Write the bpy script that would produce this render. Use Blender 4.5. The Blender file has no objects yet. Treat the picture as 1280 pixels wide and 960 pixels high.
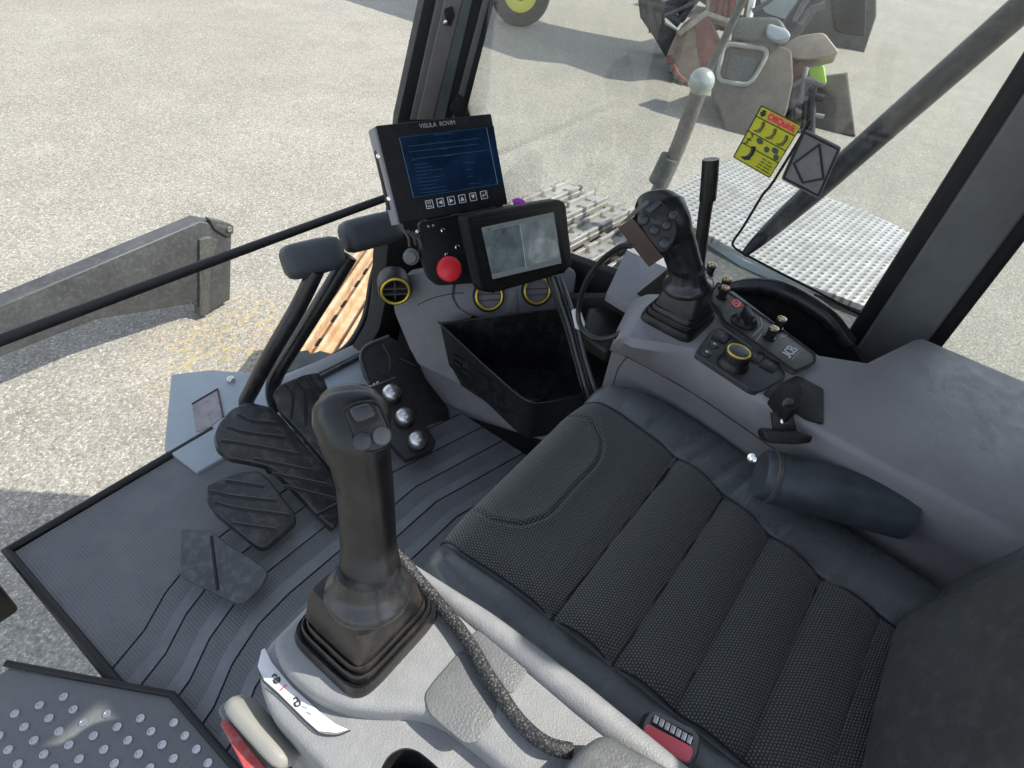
import bpy, bmesh, math, random
from mathutils import Vector, Matrix
random.seed(7)
S = bpy.context.scene
COL = S.collection
V = Vector
PI = math.pi
# ------------------------------------------------------------------ camera model (cab axes: X right, Y forward, Z up; floor z=0)
FPX = 745.0
CR = Matrix(((0.59257851, 0.48784463, -0.64098231), (-0.79647832, 0.47370455, -0.37580086), (0.1203038, 0.73322003, 0.66926481)))
CC = V((-0.52489056, -0.0087243, 1.19913279))
def ray(px, py):
    return (CR @ V((px - 640, 480 - py, -FPX))).normalized()
def at(px, py, ax, val):
    d = ray(px, py); i = 'xyz'.index(ax)
    return CC + d * ((val - CC[i]) / d[i])
def on(px, py, p0, n):
    d = ray(px, py)
    return CC + d * ((p0 - CC).dot(n) / d.dot(n))
def rng(px, py, r):
    return CC + ray(px, py) * r
def to_cam(p): return (CC - p).normalized()

# ------------------------------------------------------------------ materials
def new_mat(name):
    m = bpy.data.materials.new(name); m.use_nodes = True
    nt = m.node_tree; b = nt.nodes['Principled BSDF']
    return m, nt, b
def nd(nt, t, **kw):
    n = nt.nodes.new(t)
    for k, v in kw.items(): setattr(n, k, v)
    return n
def coords(nt, scale=1.0, rot=0.0):
    tc = nd(nt, 'ShaderNodeTexCoord'); mp = nd(nt, 'ShaderNodeMapping')
    mp.inputs['Scale'].default_value = (scale,)*3; mp.inputs['Rotation'].default_value = (0, 0, rot)
    nt.links.new(tc.outputs['Object'], mp.inputs['Vector'])
    return mp.outputs['Vector']
def noise(nt, vec, scale, detail=4, rough=.6):
    n = nd(nt, 'ShaderNodeTexNoise'); n.inputs['Scale'].default_value = scale
    n.inputs['Detail'].default_value = detail; n.inputs['Roughness'].default_value = rough
    nt.links.new(vec, n.inputs['Vector']); return n.outputs['Fac']
def ramp(nt, fac, stops):
    r = nd(nt, 'ShaderNodeValToRGB'); e = r.color_ramp.elements
    while len(e) < len(stops): e.new(.5)
    for i, (p, c) in enumerate(stops):
        e[i].position = p; e[i].color = (*c, 1) if len(c) == 3 else c
    nt.links.new(fac, r.inputs['Fac']); return r.outputs['Color']
def mixc(nt, fac, a, b, mode='MIX'):
    m = nd(nt, 'ShaderNodeMix', data_type='RGBA', blend_type=mode)
    for s, v in ((m.inputs['Factor'], fac), (m.inputs['A'], a), (m.inputs['B'], b)):
        if hasattr(v, 'is_output'): nt.links.new(v, s)
        elif isinstance(v, (int, float)): s.default_value = v
        else: s.default_value = (*v, 1)
    return m.outputs['Result']
def mth(nt, op, a, b=0.0, c=None):
    m = nd(nt, 'ShaderNodeMath', operation=op)
    for s, v in zip(m.inputs, (a, b, c)):
        if v is None: continue
        if hasattr(v, 'is_output'): nt.links.new(v, s)
        else: s.default_value = v
    return m.outputs[0]
def bump(nt, b, h, strength=.3, dist=.001, prev=None):
    n = nd(nt, 'ShaderNodeBump'); n.inputs['Strength'].default_value = strength; n.inputs['Distance'].default_value = dist
    nt.links.new(h, n.inputs['Height']); nt.links.new(n.outputs['Normal'], b.inputs['Normal'])
    if prev is not None: nt.links.new(prev, n.inputs['Normal'])
    return n.outputs['Normal']
def hexc(r, g, b):
    f = lambda c: ((c/255+.055)/1.055)**2.4 if c > 10 else c/255/12.92
    return (f(r), f(g), f(b))
def plastic(name, col, rough=.45, grain=900, gs=.25, dust=.12, dustcol=(.30, .28, .25), metal=0.0, spec=.5, var=.25):
    m, nt, b = new_mat(name); v = coords(nt)
    n1 = noise(nt, v, 6, 5); n2 = noise(nt, v, 45, 6, .7)
    dark = tuple(c*(1-var) for c in col); lite = tuple(min(1, c*(1+var)) for c in col)
    base = ramp(nt, n1, [(.3, dark), (.7, lite)])
    if dust > 0:
        f = mth(nt, 'MULTIPLY', ramp(nt, n2, [(.48, (0, 0, 0)), (.75, (1, 1, 1))]), dust)
        base = mixc(nt, f, base, dustcol)
    nt.links.new(base, b.inputs['Base Color'])
    b.inputs['Metallic'].default_value = metal; b.inputs['Specular IOR Level'].default_value = spec
    nt.links.new(ramp(nt, n2, [(.3, (max(0, rough-.1),)*3), (.7, (min(1, rough+.14),)*3)]), b.inputs['Roughness'])
    if gs > 0:
        vo = nd(nt, 'ShaderNodeTexVoronoi'); vo.inputs['Scale'].default_value = grain; nt.links.new(v, vo.inputs['Vector'])
        bump(nt, b, vo.outputs['Distance'], gs, .0006)
    return m
def plain(name, col, rough=.4, metal=0.0, emit=0):
    m, nt, b = new_mat(name)
    b.inputs['Base Color'].default_value = (*col, 1); b.inputs['Roughness'].default_value = rough; b.inputs['Metallic'].default_value = metal
    if emit:
        b.inputs['Emission Color'].default_value = (*col, 1); b.inputs['Emission Strength'].default_value = emit
    return m
def fabric_mat(name):
    m, nt, b = new_mat(name); v = coords(nt, 1, .06)
    sx = nd(nt, 'ShaderNodeSeparateXYZ'); nt.links.new(v, sx.inputs[0])
    kx = 2*PI/.0047; ky = 2*PI/.0036
    big = noise(nt, v, 9, 3); wob = mth(nt, 'MULTIPLY', noise(nt, v, 60, 2), 2.4)
    yy = mth(nt, 'ADD', mth(nt, 'MULTIPLY', sx.outputs[1], ky), wob)
    row = mth(nt, 'MULTIPLY', mth(nt, 'FLOOR', mth(nt, 'DIVIDE', yy, 2*PI)), PI)
    xx = mth(nt, 'ADD', mth(nt, 'ADD', mth(nt, 'MULTIPLY', sx.outputs[0], kx), row), wob)
    h = mth(nt, 'ADD', mth(nt, 'MULTIPLY', mth(nt, 'SINE', xx), .5), mth(nt, 'MULTIPLY', mth(nt, 'COSINE', yy), -.5))
    h = mth(nt, 'ADD', mth(nt, 'MULTIPLY', h, .5), .5)
    fine = noise(nt, v, 700, 3)
    c = ramp(nt, h, [(.25, (.006, .0062, .0058)), (.60, (.075, .077, .070)), (1, (.27, .275, .25))])
    c = mixc(nt, mth(nt, 'MULTIPLY', fine, .35), c, (.085, .09, .09))
    c = mixc(nt, mth(nt, 'MULTIPLY', big, .35), c, (.040, .043, .040))
    nt.links.new(c, b.inputs['Base Color']); b.inputs['Roughness'].default_value = .92; b.inputs['Specular IOR Level'].default_value = .15
    b.inputs['Sheen Weight'].default_value = .25
    bump(nt, b, h, .9, .0014)
    return m
def leather_mat(name, col):
    m, nt, b = new_mat(name); v = coords(nt)
    n1 = noise(nt, v, 5, 4); n2 = noise(nt, v, 50, 6)
    nt.links.new(mixc(nt, mth(nt, 'MULTIPLY', n2, .25), ramp(nt, n1, [(.3, tuple(c*.75 for c in col)), (.7, tuple(c*1.3 for c in col))]), (.16, .17, .17)), b.inputs['Base Color'])
    nt.links.new(ramp(nt, n2, [(.3, (.22,)*3), (.7, (.40,)*3)]), b.inputs['Roughness'])
    vo = nd(nt, 'ShaderNodeTexVoronoi', feature='DISTANCE_TO_EDGE'); vo.inputs['Scale'].default_value = 520; nt.links.new(v, vo.inputs['Vector'])
    p = bump(nt, b, mth(nt, 'MINIMUM', vo.outputs['Distance'], .25), .25, .0005)
    mp = nd(nt, 'ShaderNodeMapping'); mp.inputs['Scale'].default_value = (4, 17, 6); mp.inputs['Rotation'].default_value = (0, 0, .5)
    tc = nd(nt, 'ShaderNodeTexCoord'); nt.links.new(tc.outputs['Object'], mp.inputs['Vector'])
    w = noise(nt, mp.outputs['Vector'], 1.6, 3, .5)
    bump(nt, b, ramp(nt, w, [(.25, (0, 0, 0)), (.5, (1, 1, 1)), (.7, (.7, .7, .7))]), .22, .004, p)
    return m
def rubber_mat_mat(name, col, k=0.0085):
    m, nt, b = new_mat(name); v = coords(nt, 1, PI/4)
    sx = nd(nt, 'ShaderNodeSeparateXYZ'); nt.links.new(v, sx.inputs[0])
    s1 = mth(nt, 'SINE', mth(nt, 'MULTIPLY', sx.outputs[0], 2*PI/k)); s2 = mth(nt, 'SINE', mth(nt, 'MULTIPLY', sx.outputs[1], 2*PI/k))
    h = mth(nt, 'MULTIPLY', s1, s2)
    n1 = noise(nt, v, 7, 6, .65); n2 = noise(nt, v, 60, 5)
    c = ramp(nt, h, [(.0, tuple(x*.9 for x in col)), (.35, tuple(x*1.0 for x in col)), (.7, tuple(x*.35 for x in col))])
    c = mixc(nt, mth(nt, 'MULTIPLY', ramp(nt, n1, [(.4, (0, 0, 0)), (.72, (1, 1, 1))]), .38), c, (.22, .21, .20))
    c = mixc(nt, mth(nt, 'MULTIPLY', n2, .2), c, (.20, .20, .20))
    nt.links.new(c, b.inputs['Base Color']); b.inputs['Roughness'].default_value = .6
    bump(nt, b, h, .5, .0008)
    return m
def glass_mat(name, tint=(1, 1, 1), gloss=.05, haze_veil=.0):
    m = bpy.data.materials.new(name); m.use_nodes = True; nt = m.node_tree; nt.nodes.remove(nt.nodes['Principled BSDF'])
    out = nt.nodes['Material Output']
    tr = nd(nt, 'ShaderNodeBsdfTransparent'); tr.inputs[0].default_value = (*tint, 1)
    gl = nd(nt, 'ShaderNodeBsdfGlossy'); gl.inputs['Roughness'].default_value = .02
    df = nd(nt, 'ShaderNodeBsdfDiffuse'); df.inputs[0].default_value = (.6, .6, .58, 1)
    fr = nd(nt, 'ShaderNodeFresnel'); fr.inputs[0].default_value = 1.5
    m1 = nd(nt, 'ShaderNodeMixShader'); m2 = nd(nt, 'ShaderNodeMixShader')
    v = coords(nt); n = noise(nt, v, 14, 6, .7)
    d = mth(nt, 'MULTIPLY', ramp(nt, n, [(.42, (0, 0, 0)), (.8, (1, 1, 1))]), haze_veil)  # patchy diffuse film paints reflection haze into the pane
    nt.links.new(d, m1.inputs[0]); nt.links.new(tr.outputs[0], m1.inputs[1]); nt.links.new(df.outputs[0], m1.inputs[2])
    nt.links.new(mth(nt, 'MULTIPLY', fr.outputs[0], 1.0), m2.inputs[0]); nt.links.new(m1.outputs[0], m2.inputs[1]); nt.links.new(gl.outputs[0], m2.inputs[2])
    nt.links.new(m2.outputs[0], out.inputs['Surface'])
    return m
def rust_mat(name, a, b_, c_, sc=9):
    m, nt, b = new_mat(name); v = coords(nt)
    n1 = noise(nt, v, sc, 8, .7); n2 = noise(nt, v, sc*7, 6, .7)
    c = ramp(nt, n1, [(.3, a), (.5, b_), (.7, c_)])
    c = mixc(nt, mth(nt, 'MULTIPLY', n2, .5), c, tuple(x*.5 for x in b_))
    nt.links.new(c, b.inputs['Base Color']); b.inputs['Roughness'].default_value = .8
    bump(nt, b, n2, .5, .004)
    return m
def ground_mat(name):
    m, nt, b = new_mat(name); v = coords(nt)
    n0 = noise(nt, v, .28, 6, .65); n1 = noise(nt, v, 1.9, 8, .72); n2 = noise(nt, v, 34, 4, .8); n3 = noise(nt, v, 72, 3, .85)
    c = ramp(nt, n1, [(.3, (.215, .202, .165)), (.5, (.262, .248, .208)), (.7, (.312, .297, .254))])
    c = mixc(nt, ramp(nt, n0, [(.42, (0,)*3), (.6, (.55,)*3)]), c, (.205, .190, .150))
    c = mixc(nt, ramp(nt, n2, [(.36, (.75,)*3), (.49, (0,)*3)]), c, (.14, .132, .11))
    c = mixc(nt, ramp(nt, n3, [(.55, (0,)*3), (.64, (.95,)*3)]), c, (.56, .54, .48))
    c = mixc(nt, ramp(nt, n3, [(.35, (.8,)*3), (.46, (0,)*3)]), c, (.12, .112, .095))
    c = mixc(nt, ramp(nt, n2, [(.58, (0,)*3), (.74, (.4,)*3)]), c, (.46, .44, .385))
    # ochre flecks near the machine
    mk = nd(nt, 'ShaderNodeVectorMath', operation='DISTANCE'); nt.links.new(v, mk.inputs[0]); mk.inputs[1].default_value = (1.0, 2.75, -1.3)
    near = ramp(nt, mth(nt, 'MULTIPLY', mk.outputs['Value'], 1.0), [(.35, (1, 1, 1)), (.75, (0, 0, 0))])
    fl = ramp(nt, noise(nt, v, 24, 3), [(.5, (0,)*3), (.6, (1,)*3)])
    c = mixc(nt, mth(nt, 'MULTIPLY', mth(nt, 'MULTIPLY', near, fl), .5), c, (.46, .34, .13))
    nt.links.new(c, b.inputs['Base Color']); b.inputs['Roughness'].default_value = .9
    bump(nt, b, n2, .7, .014)
    return m
def perf_mat(name, ang=0.0, k=.075, base=(.42, .42, .405)):
    m, nt, b = new_mat(name); v = coords(nt, 1, ang)
    sx = nd(nt, 'ShaderNodeSeparateXYZ'); nt.links.new(v, sx.inputs[0])
    s1 = mth(nt, 'SINE', mth(nt, 'MULTIPLY', sx.outputs[0], 2*PI/k)); s2 = mth(nt, 'SINE', mth(nt, 'MULTIPLY', sx.outputs[1], 2*PI/(k*.8)))
    h = mth(nt, 'ADD', s1, s2)
    c = ramp(nt, mth(nt, 'MULTIPLY', h, .5), [(.38, base), (.55, (.10, .10, .09))])
    n = noise(nt, v, 5, 6); c = mixc(nt, ramp(nt, n, [(.35, (0,)*3), (.68, (.75,)*3)]), c, (.22, .205, .175))
    nt.links.new(c, b.inputs['Base Color']); b.inputs['Roughness'].default_value = .45; b.inputs['Metallic'].default_value = .25
    bump(nt, b, h, .4, .004)
    return m
def braid_mat(name):
    m, nt, b = new_mat(name); v = coords(nt)
    n = nd(nt, 'ShaderNodeTexVoronoi'); n.inputs['Scale'].default_value = 420; nt.links.new(v, n.inputs['Vector'])
    nt.links.new(ramp(nt, n.outputs['Distance'], [(.1, (.16, .16, .155)), (.4, (.025, .025, .027)), (.8, (.01, .01, .01))]), b.inputs['Base Color'])
    b.inputs['Roughness'].default_value = .6; bump(nt, b, n.outputs['Distance'], .7, .001)
    return m

M = dict(
    fabric=fabric_mat('knit_fabric'), leather=leather_mat('soft_leather', (.070, .079, .083)),
    black=plastic('black_plastic', (.010, .010, .0105), .42, 900, .2, .07), blackg=plastic('satin_black_plastic', (.012, .012, .0125), .30, 1200, .10, .05),
    grip=plastic('soft_grip_rubber', (.009, .009, .0095), .33, 1500, .10, .08, (.20, .17, .15)), rubber=plastic('moulded_rubber', (.010, .0098, .0098), .34, 700, .12, .10, (.26, .24, .22)),
    pedal=plastic('pedal_rubber', (.017, .020, .021), .36, 500, .2, .22), dark=plastic('matt_dark_trim', (.006, .006, .0065), .6, 800, .2, .05),
    lgrey=plastic('light_grey_textured_plastic', (.222, .227, .228), .5, 620, .55, .18, (.52, .50, .47), var=.06), grey=plastic('mid_grey_plastic', (.235, .232, .246), .48, 520, .5, .22, var=.14),
    grey2=plastic('dash_grey_plastic', (.195, .197, .202), .48, 520, .5, .2, var=.14), padgrey=plastic('grained_pad_plastic', (.128, .134, .134), .5, 420, .7, .15, var=.06),
    silver=plain('brushed_steel', (.60, .60, .59), .34, 1), chrome=plain('bright_steel', (.8, .8, .78), .12, 1),
    gold=plain('golden_ring', (.80, .60, .09), .28, .6), brass=plain('brass_tip', (.60, .46, .30), .25, .9),
    dullred=plastic('scuffed_red_paint', (.42, .06, .06), .5, 300, .2, .7, (.34, .30, .27)), red=plastic('red_plastic', (.78, .03, .04), .35, 900, .05, .04), buckle_red=plastic('buckle_red', (.92, .14, .18), .30, 900, .05, .0),
    white=plain('white_print', (.66, .67, .67), .5), ink=plain('dark_print', (.03, .03, .035), .5), redink=plain('red_print', (.75, .06, .06), .5),
    faint=plain('faint_grey_print', (.36, .36, .37), .5), yellow=plain('yellow_label', (.62, .60, .03), .4), orange=plain('orange_print', (.80, .33, .10), .4),
    btn=plastic('grey_button', (.042, .044, .050), .35, 900, .05, .05), btn2=plastic('pale_grey_button', (.105, .11, .118), .4, 900, .05, .05),
    bellow_brown=plastic('dusty_brown_rubber', (.020, .0165, .0145), .45, 700, .15, .14, (.22, .18, .15)), brownbox=plastic('brown_plastic_box', (.060, .036, .026), .45, 800, .15, .06),
    screen=None, glass=glass_mat('window_glass', (.93, .95, .94), haze_veil=.10), steelpaint=plastic('pale_blue_grey_steel', (.30, .35, .37), .5, 60, .1, .25, var=.1),
    rust=rust_mat('rusty_track_steel', (.34, .15, .055), (.50, .345, .20), (.62, .52, .39), 13), rustdk=rust_mat('brown_rusty_steel', (.13, .07, .045), (.23, .17, .125), (.31, .26, .21), 3.5),
    dkgreen=plastic('dirty_dark_steel', (.055, .060, .055), .55, 60, .2, .35, var=.3), perf=None, ground=ground_mat('gravel_ground'),
    mat_fine=rubber_mat_mat('floor_mat_diamond', (.120, .130, .135)), mat_smooth=plastic('floor_mat_smooth', (.140, .153, .162), .42, 700, .2, .35, var=.2),
    braid=braid_mat('braided_sleeve'), cable=plain('black_cable', (.014, .014, .015), .4), mirror=plain('mirror_glass', (.75, .78, .78), .06, 1),
    thread=plain('beige_thread', (.45, .42, .34), .8), tin=plastic('dusty_tinted_plastic', (.085, .085, .082), .35, 500, .1, .1), concrete=rust_mat('grey_brown_steel_and_shade', (.06, .052, .044), (.11, .096, .08), (.16, .14, .118), 3.0),
    redrust=rust_mat('red_brown_paint', (.10, .03, .02), (.20, .065, .045), (.29, .14, .10), 6), hivis=plain('lime_green_paint', (.30, .50, .03), .5), cream=plastic('cream_paint', (.30, .255, .19), .5, 60, .1, .3),
    purple=plain('purple_fabric', (.30, .03, .38), .7), black_paint=plastic('black_steel_paint', (.012, .013, .015), .45, 60, .1, .2),
)
def lcd(name, base, line=None):
    m, nt, b = new_mat(name); v = coords(nt)
    n = noise(nt, v, 22, 5, .6); cc = ramp(nt, n, [(.3, tuple(x*.55 for x in base)), (.7, tuple(x*1.5 for x in base))])
    nt.links.new(cc, b.inputs['Base Color']); nt.links.new(cc, b.inputs['Emission Color'])
    b.inputs['Roughness'].default_value = .12
    b.inputs['Emission Strength'].default_value = .8
    return m
M['screen'] = lcd('blue_black_screen', (.0015, .0045, .0120)); M['screen_line'] = plain('dim_screen_line', (.012, .028, .050), .2, 0, .4)
M['cam_view'] = lcd('camera_view_grey', (.030, .040, .045)); M['cam_view2'] = lcd('camera_view_pale', (.046, .056, .060)); M['cam_bar'] = plain('screen_bar', (.065, .075, .08), .2, 0, .5)

# ------------------------------------------------------------------ object helpers
def wl(o):
    p = V((0, 0, 0))
    while o is not None: p += o.location; o = o.parent
    return p
def link_mesh(name, bm, mat, parent=None, smooth=35):
    me = bpy.data.meshes.new(name)
    bmesh.ops.recalc_face_normals(bm, faces=bm.faces)
    bm.to_mesh(me); bm.free()
    o = bpy.data.objects.new(name, me); COL.objects.link(o)
    me.materials.append(M[mat] if isinstance(mat, str) else mat)
    if parent is not None:
        off = wl(parent); me.transform(Matrix.Translation(-off)); o.parent = parent
    if smooth:
        me.polygons.foreach_set('use_smooth', [True]*len(me.polygons)); me.set_sharp_from_angle(angle=math.radians(smooth))
    return o
def tag(o, label, cat, group=None, kind=None):
    if label: o['label'] = label
    if cat: o['category'] = cat
    if group: o['group'] = group
    if kind: o['kind'] = kind
    return o
def thing(name, loc, label, cat, group=None):
    o = bpy.data.objects.new(name, None); COL.objects.link(o); o.location = loc; o.empty_display_size = .05
    return tag(o, label, cat, group)
def roundpoly(pts, r, n=5):
    """3-D polygon with rounded corners; r one radius or a list"""
    out = []; L = len(pts)
    for i, p in enumerate(pts):
        rr = r[i] if isinstance(r, (list, tuple)) else r
        a, b = pts[i-1], pts[(i+1) % L]
        da, db = (a-p), (b-p); t = min(rr, da.length*.48, db.length*.48)
        if t < 1e-5: out.append(p.copy()); continue
        p0 = p + da.normalized()*t; p1 = p + db.normalized()*t
        for k in range(n+1):
            u = k/n; out.append(p0*(1-u)**2 + p*2*u*(1-u) + p1*u*u)
    return out
def pnormal(pts):
    n = V((0, 0, 0)); L = len(pts)
    for i in range(L):
        a, b = pts[i], pts[(i+1) % L]
        n += V(((a.y-b.y)*(a.z+b.z), (a.z-b.z)*(a.x+b.x), (a.x-b.x)*(a.y+b.y)))
    return n.normalized()
def slab_bm(pts, th, bev=0, up=None, bm=None, segs=3):
    bm = bm or bmesh.new()
    n = pnormal(pts)
    ref = up if up is not None else to_cam(pts[0])
    if n.dot(ref) < 0: n = -n
    top = [bm.verts.new(p) for p in pts]; bot = [bm.verts.new(p - n*th) for p in pts]
    f = bm.faces.new(top); bm.faces.new(list(reversed(bot)))
    L = len(pts)
    for i in range(L):
        j = (i+1) % L; bm.faces.new((top[i], bot[i], bot[j], top[j]))
    if bev > 0:
        bm.normal_update()
        bmesh.ops.bevel(bm, geom=list(f.edges), offset=bev, segments=segs, profile=.5, affect='EDGES', clamp_overlap=True)
    return bm
def slab(name, pts, th, mat, parent=None, bev=0, r=0, up=None, smooth=35):
    if r: pts = roundpoly(pts, r)
    return link_mesh(name, slab_bm(pts, th, bev, up), mat, parent, smooth)
def pix(pl, *pp):
    """pixels onto plane pl = (axis, value) or (point, normal)"""
    if isinstance(pl[0], str): return [at(a, b, pl[0], pl[1]) for a, b in pp]
    return [on(a, b, pl[0], pl[1]) for a, b in pp]
def smoothpath(pts, k=8):
    if len(pts) < 3: return [V(p) for p in pts]
    P = [V(p) for p in pts]; P = [P[0]*2-P[1]] + P + [P[-1]*2-P[-2]]; out = []
    for i in range(1, len(P)-2):
        a, b, c, d = P[i-1:i+3]
        for j in range(k):
            t = j/k
            out.append(.5*((2*b)+(c-a)*t+(2*a-5*b+4*c-d)*t*t+(3*b-a-3*c+d)*t**3))
    out.append(P[-2]); return out
def tube_bm(pts, r, n=12, bm=None, k=8, cap=True):
    bm = bm or bmesh.new(); P = smoothpath(pts, k)
    rs = r if isinstance(r, (list, tuple)) else None
    prev = None; rings = []
    for i, p in enumerate(P):
        t = (P[min(i+1, len(P)-1)] - P[max(i-1, 0)]).normalized()
        if prev is None:
            a = V((0, 0, 1)) if abs(t.z) < .9 else V((1, 0, 0)); u = t.cross(a).normalized()
        else:
            u = (prev - t*prev.dot(t)).normalized()
        w = t.cross(u); prev = u
        if rs:
            x = i/(len(P)-1)*(len(rs)-1); q = min(int(x), len(rs)-2); rr = rs[q]+(rs[q+1]-rs[q])*(x-q)
        else: rr = r
        rings.append([bm.verts.new(p + (u*math.cos(2*PI*j/n) + w*math.sin(2*PI*j/n))*rr) for j in range(n)])
    for a, b in zip(rings, rings[1:]):
        for j in range(n): bm.faces.new((a[j], a[(j+1) % n], b[(j+1) % n], b[j]))
    if cap: bm.faces.new(list(reversed(rings[0]))); bm.faces.new(rings[-1])
    return bm
def tube(name, pts, r, mat, parent=None, n=12, k=8): return link_mesh(name, tube_bm(pts, r, n, None, k), mat, parent, 50)
def loft_bm(rings, cap=True, bm=None):
    bm = bm or bmesh.new(); R = [[bm.verts.new(p) for p in r] for r in rings]; n = len(R[0])
    for a, b in zip(R, R[1:]):
        for j in range(n): bm.faces.new((a[j], a[(j+1) % n], b[(j+1) % n], b[j]))
    if cap: bm.faces.new(list(reversed(R[0]))); bm.faces.new(R[-1])
    return bm
def frame(n, hint=V((1, 0, 0))):
    n = n.normalized(); u = (hint - n*hint.dot(n)).normalized(); return u, n.cross(u), n
def lathe_bm(o, n, prof, seg=28, bm=None, hint=V((1, 0, 0)), cap=True):
    u, w, n = frame(n, hint)
    return loft_bm([[o + n*z + (u*math.cos(2*PI*j/seg) + w*math.sin(2*PI*j/seg))*r for j in range(seg)] for r, z in prof], cap, bm)
def lathe(name, o, n, prof, mat, parent=None, seg=28): return link_mesh(name, lathe_bm(o, n, prof, seg), mat, parent, 40)
def ring_bm(o, n, R, r, seg=36, m=8, a0=0, a1=2*PI, bm=None, hint=V((1, 0, 0))):
    u, w, n = frame(n, hint); bm = bm or bmesh.new(); vs = []
    for i in range(seg):
        a = 2*PI*i/seg; d = u*math.cos(a)+w*math.sin(a)
        vs.append([bm.verts.new(o + d*(R + r*math.cos(2*PI*j/m)) + n*r*math.sin(2*PI*j/m)) for j in range(m)])
    for i in range(seg):
        for j in range(m): bm.faces.new((vs[i][j], vs[i][(j+1) % m], vs[(i+1) % seg][(j+1) % m], vs[(i+1) % seg][j]))
    return bm
def box_bm(c, X, Y, Z, h, bev=0, bm=None, segs=3):
    b2 = bmesh.new(); bmesh.ops.create_cube(b2, size=2)
    for v in b2.verts: v.co = V((v.co.x*h[0], v.co.y*h[1], v.co.z*h[2]))
    if bev: bmesh.ops.bevel(b2, geom=list(b2.edges), offset=bev, segments=segs, profile=.5, affect='EDGES', clamp_overlap=True)
    X, Y, Z = X.normalized(), Y.normalized(), Z.normalized()
    Mx = Matrix(((X.x, Y.x, Z.x, c.x), (X.y, Y.y, Z.y, c.y), (X.z, Y.z, Z.z, c.z), (0, 0, 0, 1)))
    b2.transform(Mx)
    if bm is None: return b2
    me = bpy.data.meshes.new('t'); b2.to_mesh(me); b2.free(); bm.from_mesh(me); bpy.data.meshes.remove(me); return bm
EX, EY, EZ = V((1, 0, 0)), V((0, 1, 0)), V((0, 0, 1))
def box(name, c, h, mat, parent=None, bev=0, axes=(EX, EY, EZ)): return link_mesh(name, box_bm(V(c), *axes, h, bev), mat, parent, 35)
def text(name, s, o, xd, yd, size, mat, parent=None, align='CENTER', bold=0.0):
    cu = bpy.data.curves.new(name, 'FONT'); cu.body = s; cu.size = size; cu.align_x = align; cu.align_y = 'CENTER'; cu.extrude = .0003; cu.offset = bold
    t = bpy.data.objects.new(name, cu); COL.objects.link(t)
    dg = bpy.context.evaluated_depsgraph_get(); me = bpy.data.meshes.new_from_object(t.evaluated_get(dg)); bpy.data.objects.remove(t); bpy.data.curves.remove(cu)
    X = xd.normalized(); Z = X.cross(yd).normalized(); Y = Z.cross(X)
    me.transform(Matrix(((X.x, Y.x, Z.x, o.x), (X.y, Y.y, Z.y, o.y), (X.z, Y.z, Z.z, o.z), (0, 0, 0, 1))))
    b = bmesh.new(); b.from_mesh(me); bpy.data.meshes.remove(me)
    return link_mesh(name, b, mat, parent, 0)
def sq_ring(c, X, Y, a, b, p=5, n=40):
    out = []
    for i in range(n):
        t = 2*PI*(i+.5)/n; cs, sn = math.cos(t), math.sin(t)
        out.append(c + X*a*math.copysign(abs(cs)**(2/p), cs) + Y*b*math.copysign(abs(sn)**(2/p), sn))
    return out

# ================================================================== SETTING
bm = bmesh.new(); bmesh.ops.create_grid(bm, x_segments=4, y_segments=4, size=150)
g = link_mesh('ground', bm, 'ground', None, 0); g.location = (20, 10, 0)
g.data.transform(Matrix.Translation((0, 0, -1.3))); tag(g, 'pale sunlit gravel yard around the machine', 'ground', None, 'structure')
g.location = (0, 0, 0)
bm = slab_bm([V((-.52, -.7, -.01)), V((.85, -.7, -.01)), V((.85, 1.12, -.01)), V((-.52, 1.12, -.01))], .06, 0, EZ)
fl = link_mesh('floor', bm, 'dark'); tag(fl, 'steel cab floor under the rubber mat', 'floor', None, 'structure')

# floor mat: strips between grooves
mat_t = thing('floor_mat', (0, .6, 0), 'ribbed blue-grey rubber floor mat spread beneath pedals and seat', 'floor mat')
def strip(pts_back, pts_front, mat, nm):
    """pts: lists of (x,y) left-to-right for both edges"""
    pts = [V((x, y, .006)) for x, y in pts_back] + [V((x, y, .006)) for x, y in reversed(pts_front)]
    slab(nm, pts, .012, mat, mat_t, 0, 0, EZ)
def edge(y0, dx=0.0):
    # groove path: from far corner on the door side, bends, then crosses the cab
    return [(-.515, y0-.10), (-.44, y0-.075), (-.375, y0-.035), (-.30, y0-.008), (-.22, y0), (.15, y0-.004), (.42, y0-.07)]
ys = [.36, .42, .48, .545, .612, .684, .76, .83]
gap = .0042
for i in range(len(ys)-1):
    a, b = ys[i], ys[i+1]
    fine = (i % 2 == 1)
    m_ = a + (b-a)*.42
    strip(edge(a+gap), edge(m_), 'mat_smooth', 'mat_rib'); strip(edge(m_), edge(b), 'mat_fine', 'mat_rib')
strip([(-.515, -.6), (.42, -.6)], edge(ys[0]), 'mat_fine', 'mat_panel')
strip(edge(ys[-1]+gap), [(-.515, 1.1), (.42, 1.1)], 'mat_fine', 'mat_panel')

tube('mat_edge', [V((-.522, .58, .006)), V((-.522, 1.112, .006)), V((-.06, 1.112, .006))], .011, 'dark', mat_t, 10, 1)
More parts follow.
